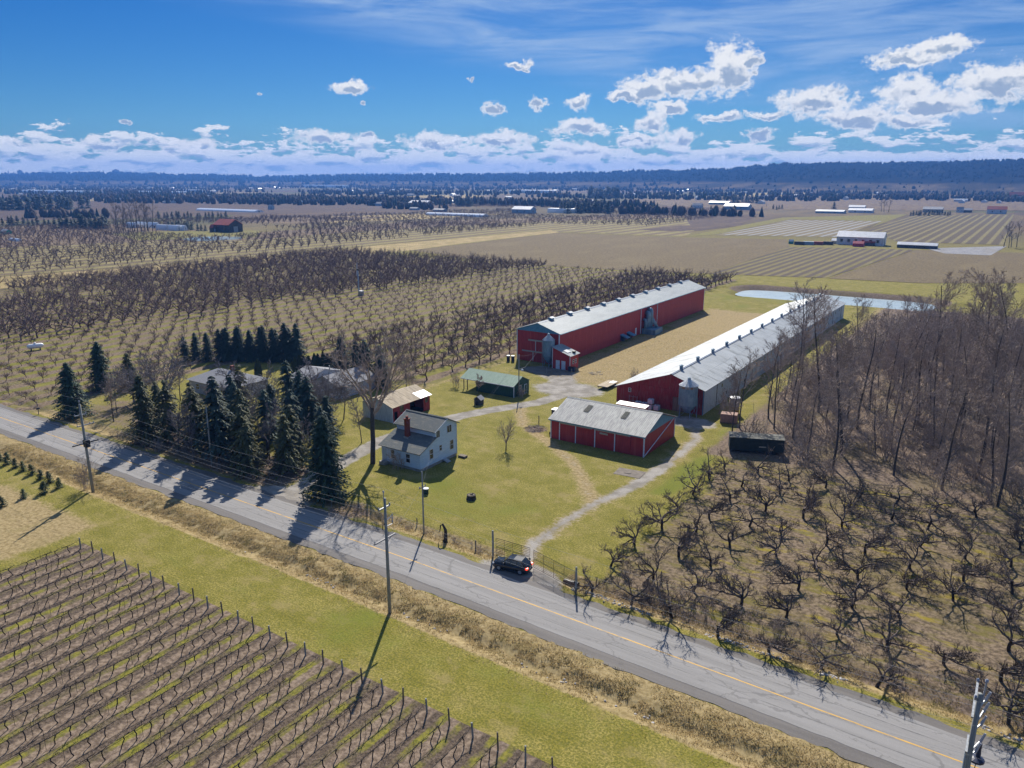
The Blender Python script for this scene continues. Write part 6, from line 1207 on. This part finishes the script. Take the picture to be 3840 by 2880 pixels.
# buildings
wht = mat('far_white_wall', (.66, .68, .70), (.58, .60, .63), .5, .6); pale = mat('far_pale_roof', (.72, .73, .74), (.62, .63, .65), .3, .45); blu = mat('far_blue_wall', (.30, .42, .52), (.26, .37, .47), .5, .6); gry = mat('far_grey_roof', (.34, .35, .37), (.28, .29, .31), .4, .7); rr_ = mat('far_red_roof', (.35, .07, .055), (.28, .055, .045), .4, .7); tan_ = mat('far_tan_wall', (.42, .37, .29), (.36, .32, .25), .5, .8); drk = mat('far_dark_wall', (.055, .052, .05), (.08, .072, .068), .5, .8); scar = mat('far_scarlet', (.5, .03, .06), None, rough=.5)
def far_house(name, label, xc, yb, wpx, hpx, wall, roof, ratio=.5, axis='x', win=3, group=None, cat='building', rf=.4):
    X, Y = dp(xc, yb); k = 1.736 / F_PX * vdist(X, Y) / math.cos(PITCH); w = wpx * k; H_ = hpx * k; L = w / (.83 + .55 * ratio); Wd = L * ratio
    t = thing(name, label, cat, (X - .28 * Wd, Y + .42 * Wd, 0), 0 if axis == 'x' else math.pi / 2, group); e = H_ * (1 - rf); lx, ly = L / 2, Wd / 2
    part('wall', MB().prism([(-ly, -.2), (ly, -.2), (ly, e), (0, H_ * .97), (-ly, e)], 'x', -lx, lx), wall, t); ov = .03 * Wd
    for s in (-1, 1):
        q = [(-lx - ov, s * (ly + ov), e - .02 * H_), (lx + ov, s * (ly + ov), e - .02 * H_), (lx + ov, 0, H_), (-lx - ov, 0, H_)]; part('roof', MB().slab(*(q if s < 0 else [q[1], q[0], q[3], q[2]]), .012 * L + .08), roof, t)
    for j in range(win): u = -lx + L * (j + .7) / (win + .4); part('window', MB().box(u - L * .03, u + L * .03, -ly - .06, -ly + .02, e * .35, e * .7), glass, t)
    part('door', MB().box(lx - .02, lx + .08, -ly * .3, ly * .3, 0, e * .75), gry, t); return t
def tunnel(label, xc, yb, wpx, hpx, ratio, group, m=None, spans=1, cat='greenhouse'):
    X, Y = dp(xc, yb); k = 1.736 / F_PX * vdist(X, Y) / math.cos(PITCH); w = wpx * k; H_ = max(hpx * k, 2.2); L = w / (.83 + .55 * ratio); Wd = L * ratio; t = thing('greenhouse', label, cat, (X - .28 * Wd, Y + .42 * Wd, 0), 0, group)
    for s_ in range(spans):
        y0 = -Wd / 2 + Wd * s_ / spans; w_ = Wd / spans; pr = [(y0 + w_ / 2 - w_ / 2 * math.cos(math.pi * q / 10), H_ * (.35 if spans > 1 else 0) + H_ * (.65 if spans > 1 else 1) * math.sin(math.pi * q / 10)) for q in range(11)]
        part('plastic_cover', MB().prism([(y0, -.2)] + pr + [(y0 + w_, -.2)], 'x', -L / 2, L / 2), m or glazing, t)
    part('door', MB().box(L / 2 - .02, L / 2 + .1, -Wd * .08, Wd * .08, 0, H_ * .6), gry, t)
far_house('white_packing_house', 'large white two-level building with bright roof among red sheds on the right', 1868, 530, 95, 27, wht, pale, .42, win=6, rf=.38)
far_house('side_shed', 'low tan side building left of the large white building', 1812, 527, 26, 11, tan_, pale, .6, win=1); far_house('red_roof_porch', 'brick-red lean roof in front of the large white building', 1880, 531, 28, 11, drk, rr_, .6, win=0); far_house('scarlet_shed', 'small scarlet shed in front of the large white building', 1857, 533, 24, 11, scar, scar, .6, win=0)
far_house('open_stall', 'long open stall with white roof right of the large white building', 1986, 537, 72, 12, drk, pale, .25, win=5); far_house('green_container', 'small teal container left of the red fence', 1710, 527, 11, 9, mat('teal_panel', (.05, .30, .24), None, rough=.5), pale, .7, win=0)
for n_, (x, c_, lb) in enumerate(((1728, drk, 'dark rusty container nearest the teal one'), (1748, blu, 'blue container in the line left of the white building'), (1768, rr_, 'reddish container in the middle of the line'), (1790, drk, 'dark container next to the low tan building'))): far_house('storage_container', lb, x, 529, 20, 7, c_, c_, .35, win=0, cat='container', rf=.05)
fb_ = far_house('red_roofed_barn', 'old dark wooden barn with red roof standing by a pond at left', 487, 502, 60, 26, drk, rr_, .7, win=2); far_house('barn_lean_to', 'small red-roofed lean-to left of the far red-roofed barn', 459, 502, 14, 16, drk, rr_, .8, win=0)
for n_, (x, y, w) in enumerate(((283, 492, 30), (305, 491, 30), (330, 492, 32), (350, 497, 34), (372, 498, 40), (390, 498, 30))): tunnel(['leftmost white hoop house beside the far conifers', 'second white hoop house from the left', 'third white hoop house from the left', 'third white hoop house from the right', 'second white hoop house from the right', 'rightmost white hoop house by the clipped conifer block'][n_], x, y, w, 11, .28, 'hoop houses')
for n_, (x, y, w, h_, ra, sp_, lb) in enumerate([(120, 418, 250, 6, .10, 3, 'longest white glasshouse strip at the far left'), (330, 417, 180, 4, .1, 2, 'white glasshouse strip right of the longest one'), (420, 415, 50, 5, .2, 2, 'short white glasshouse left of centre'), (702, 405, 105, 5, .10, 2, 'bright white glasshouse strip at the horizon left of centre'), (490, 457, 170, 5, .12, 1, 'bright plastic-covered strip behind the conifer row'), (985, 467, 135, 6, .14, 1, 'bright white plastic-covered strip in the middle distance'), (1150, 417, 95, 6, .2, 3, 'white glasshouse block under the escarpment at centre'), (1750, 407, 125, 6, .14, 3, 'white glasshouse block below the escarpment on the right'), (2005, 406, 100, 8, .2, 3, 'white glasshouse block at the far right'), (1788, 381, 40, 4, .2, 1, 'long pale shed up on the wooded slope'), (1215, 460, 60, 9, .25, 2, 'white tunnel right of the pale blue shed'), (30, 521, 40, 3, .2, 1, 'low pale tunnel at the left edge')]): tunnel(lb, x, y, w, h_, ra, None, spans=sp_)
for a in [('pale blue shed with white roof in the middle distance', 1132, 461, 50, 14, blu, pale), ('tan-walled shed with pale roof among conifers left of centre', 908, 445, 52, 11, tan_, pale), ('small blue-grey shed left of the tan-walled one', 818, 445, 22, 8, blu, gry), ('small teal shed in the fields left of centre', 895, 454, 22, 6, blu, gry), ('long blue-grey shed left of the bright plastic strip', 950, 457, 30, 6, blu, gry),
          ('long white-roofed shed before the conifer clump on the right', 1558, 442, 45, 7, blu, pale), ('blue-grey farm shed group on the right', 1597, 453, 55, 12, blu, pale), ('small white house left of the long white-roofed shed', 1508, 450, 22, 10, wht, gry), ('white farm sheds by the tall bare tree', 1865, 460, 50, 9, wht, pale), ('long pale shed at the back of the far farm', 1855, 453, 34, 9, blu, pale), ('row of parked pale sheds left of the far farm', 1800, 461, 60, 7, blu, pale), ('house with pink-red hip roof above the far vineyard', 2158, 462, 38, 15, wht, rr_), ('brown-roofed house above the far vineyard', 2020, 459, 40, 11, tan_, gry), ('small dark shed right of the brown-roofed house', 2090, 459, 22, 8, drk, gry), ('white cottage left of the pink-roofed house', 2075, 459, 14, 11, wht, gry), ('deep red building at the right edge of the far plain', 2200, 430, 30, 14, rr_, rr_), ('small red hut alone in the dark fields', 1725, 426, 16, 6, rr_, pale), ('green hut at the left edge of the orchard', 10, 506, 26, 10, mat('teal_panel', (0, 0, 0)), gry), ('grey shed beside the plastic-covered strip', 585, 453, 14, 10, blu, gry), ('dark shed in the far left fields', 285, 434, 20, 6, drk, gry), ('pale house at the right edge of the far plain', 2190, 433, 26, 6, wht, pale), ('white roofs under the escarpment right of centre', 1590, 401, 26, 4, wht, pale)]:
    far_house('far_building', a[0], *a[1:7], .5, win=2, group='buildings on the plain')
hs_ = [MB(), MB()]
for k in range(110):
    d = r.uniform(1500, 4000); x = r.uniform(0, 2212); X, Y, _z = vp(x, d); L, Wd, H_ = r.uniform(9, 30), r.uniform(7, 12), r.uniform(4, 8); t = thing('distant_house', 'tiny pale house far off among the tree belts', 'house', (X, Y, 0), r.choice((0, math.pi / 2)), 'distant houses')
    part('wall', MB().prism([(-Wd / 2, -.3), (Wd / 2, -.3), (Wd / 2, H_ * .6), (0, H_ * .98), (-Wd / 2, H_ * .6)], 'x', -L / 2, L / 2), wht, t)
    for s in (-1, 1): q = [(-L / 2 - .3, s * Wd * .54, H_ * .57), (L / 2 + .3, s * Wd * .54, H_ * .57), (L / 2 + .3, 0, H_), (-L / 2 - .3, 0, H_)]; part('roof', MB().slab(*(q if s < 0 else [q[1], q[0], q[3], q[2]]), .25), pale if k % 2 else gry, t)
# far pond, towers and turbines
pw = [(*dp(x, y), .2) for x, y in ((392, 517), (420, 513), (470, 511), (525, 512), (520, 517), (460, 520), (410, 521))]; struct('far_pond_water', MB().add(pw[::-1], [tuple(range(7))]), mat('far_pond_surface', (.30, .36, .36), None, rough=.2))
for n_, (x, w, h_, lb) in enumerate(((45, 28, 34, 'tall block tower on the left horizon ridge'), (74, 30, 16, 'low block right of the tall tower on the left ridge'), (252, 36, 32, 'wide block tower standing alone on the left ridge'), (20, 5, 30, 'slim water tower at the far left of the ridge'))):
    d = 6500; X, Y, _z = vp(x, d); z0 = [c for c in cols if c[0] <= x][-1][2]; t = thing('tower_block', lb, 'tower', (X, Y, z0 - 12)); part('block', MB().box(-w / 2, w / 2, -w / 2, w / 2, 0, h_ + 10), gry, t); part('roof_plant', MB().box(-w / 5, w / 5, -w / 5, w / 5, h_ + 10, h_ + 15), drk, t)
for n_, (x, lb) in enumerate(((2054, 'left of two wind turbines on the right ridge'), (2083, 'right of two wind turbines on the right ridge'))):
    c = min(cols, key=lambda c: abs(c[0] - x)); X, Y, _z = vp(x, c[1] * 1.02); t = thing('wind_turbine', lb, 'wind turbine', (X, Y, c[2] - 20)); part('tower', MB().tube([(0, 0, 0), (0, 0, 38)], [1.2, .7], 8), white_trim, t); part('nacelle', MB().box(-1, 1, -2.5, 2, 37, 39.5), white_trim, t)
    for q in range(3): a = q * 2.094 + .3 + n_; part('blade', MB().tube([(0, -2.5, 38.5), (15 * math.sin(a), -2.5, 38.5 + 15 * math.cos(a))], [1.0, .3], 5), white_trim, t)
# ------------------------------------------------------------------ haze
hz = bpy.data.materials.new('haze'); hz.use_nodes = True; T = NT(hz.node_tree); T.n.clear(); ou = T.add('ShaderNodeOutputMaterial'); pv = T.add('ShaderNodeVolumePrincipled')
pv.inputs['Color'].default_value = (.12, .34, .92, 1); pv.inputs['Density'].default_value = 1.25e-4; pv.inputs['Anisotropy'].default_value = .2; T.l.new(pv.outputs[0], ou.inputs['Volume'])
hb = MB().box(-8300, 8300, -3100, 8300, -14, 205); tag(link('haze', hb.mesh('haze', hz)), 'thin blue haze lying over the far plain and hills', 'haze', kind='stuff')
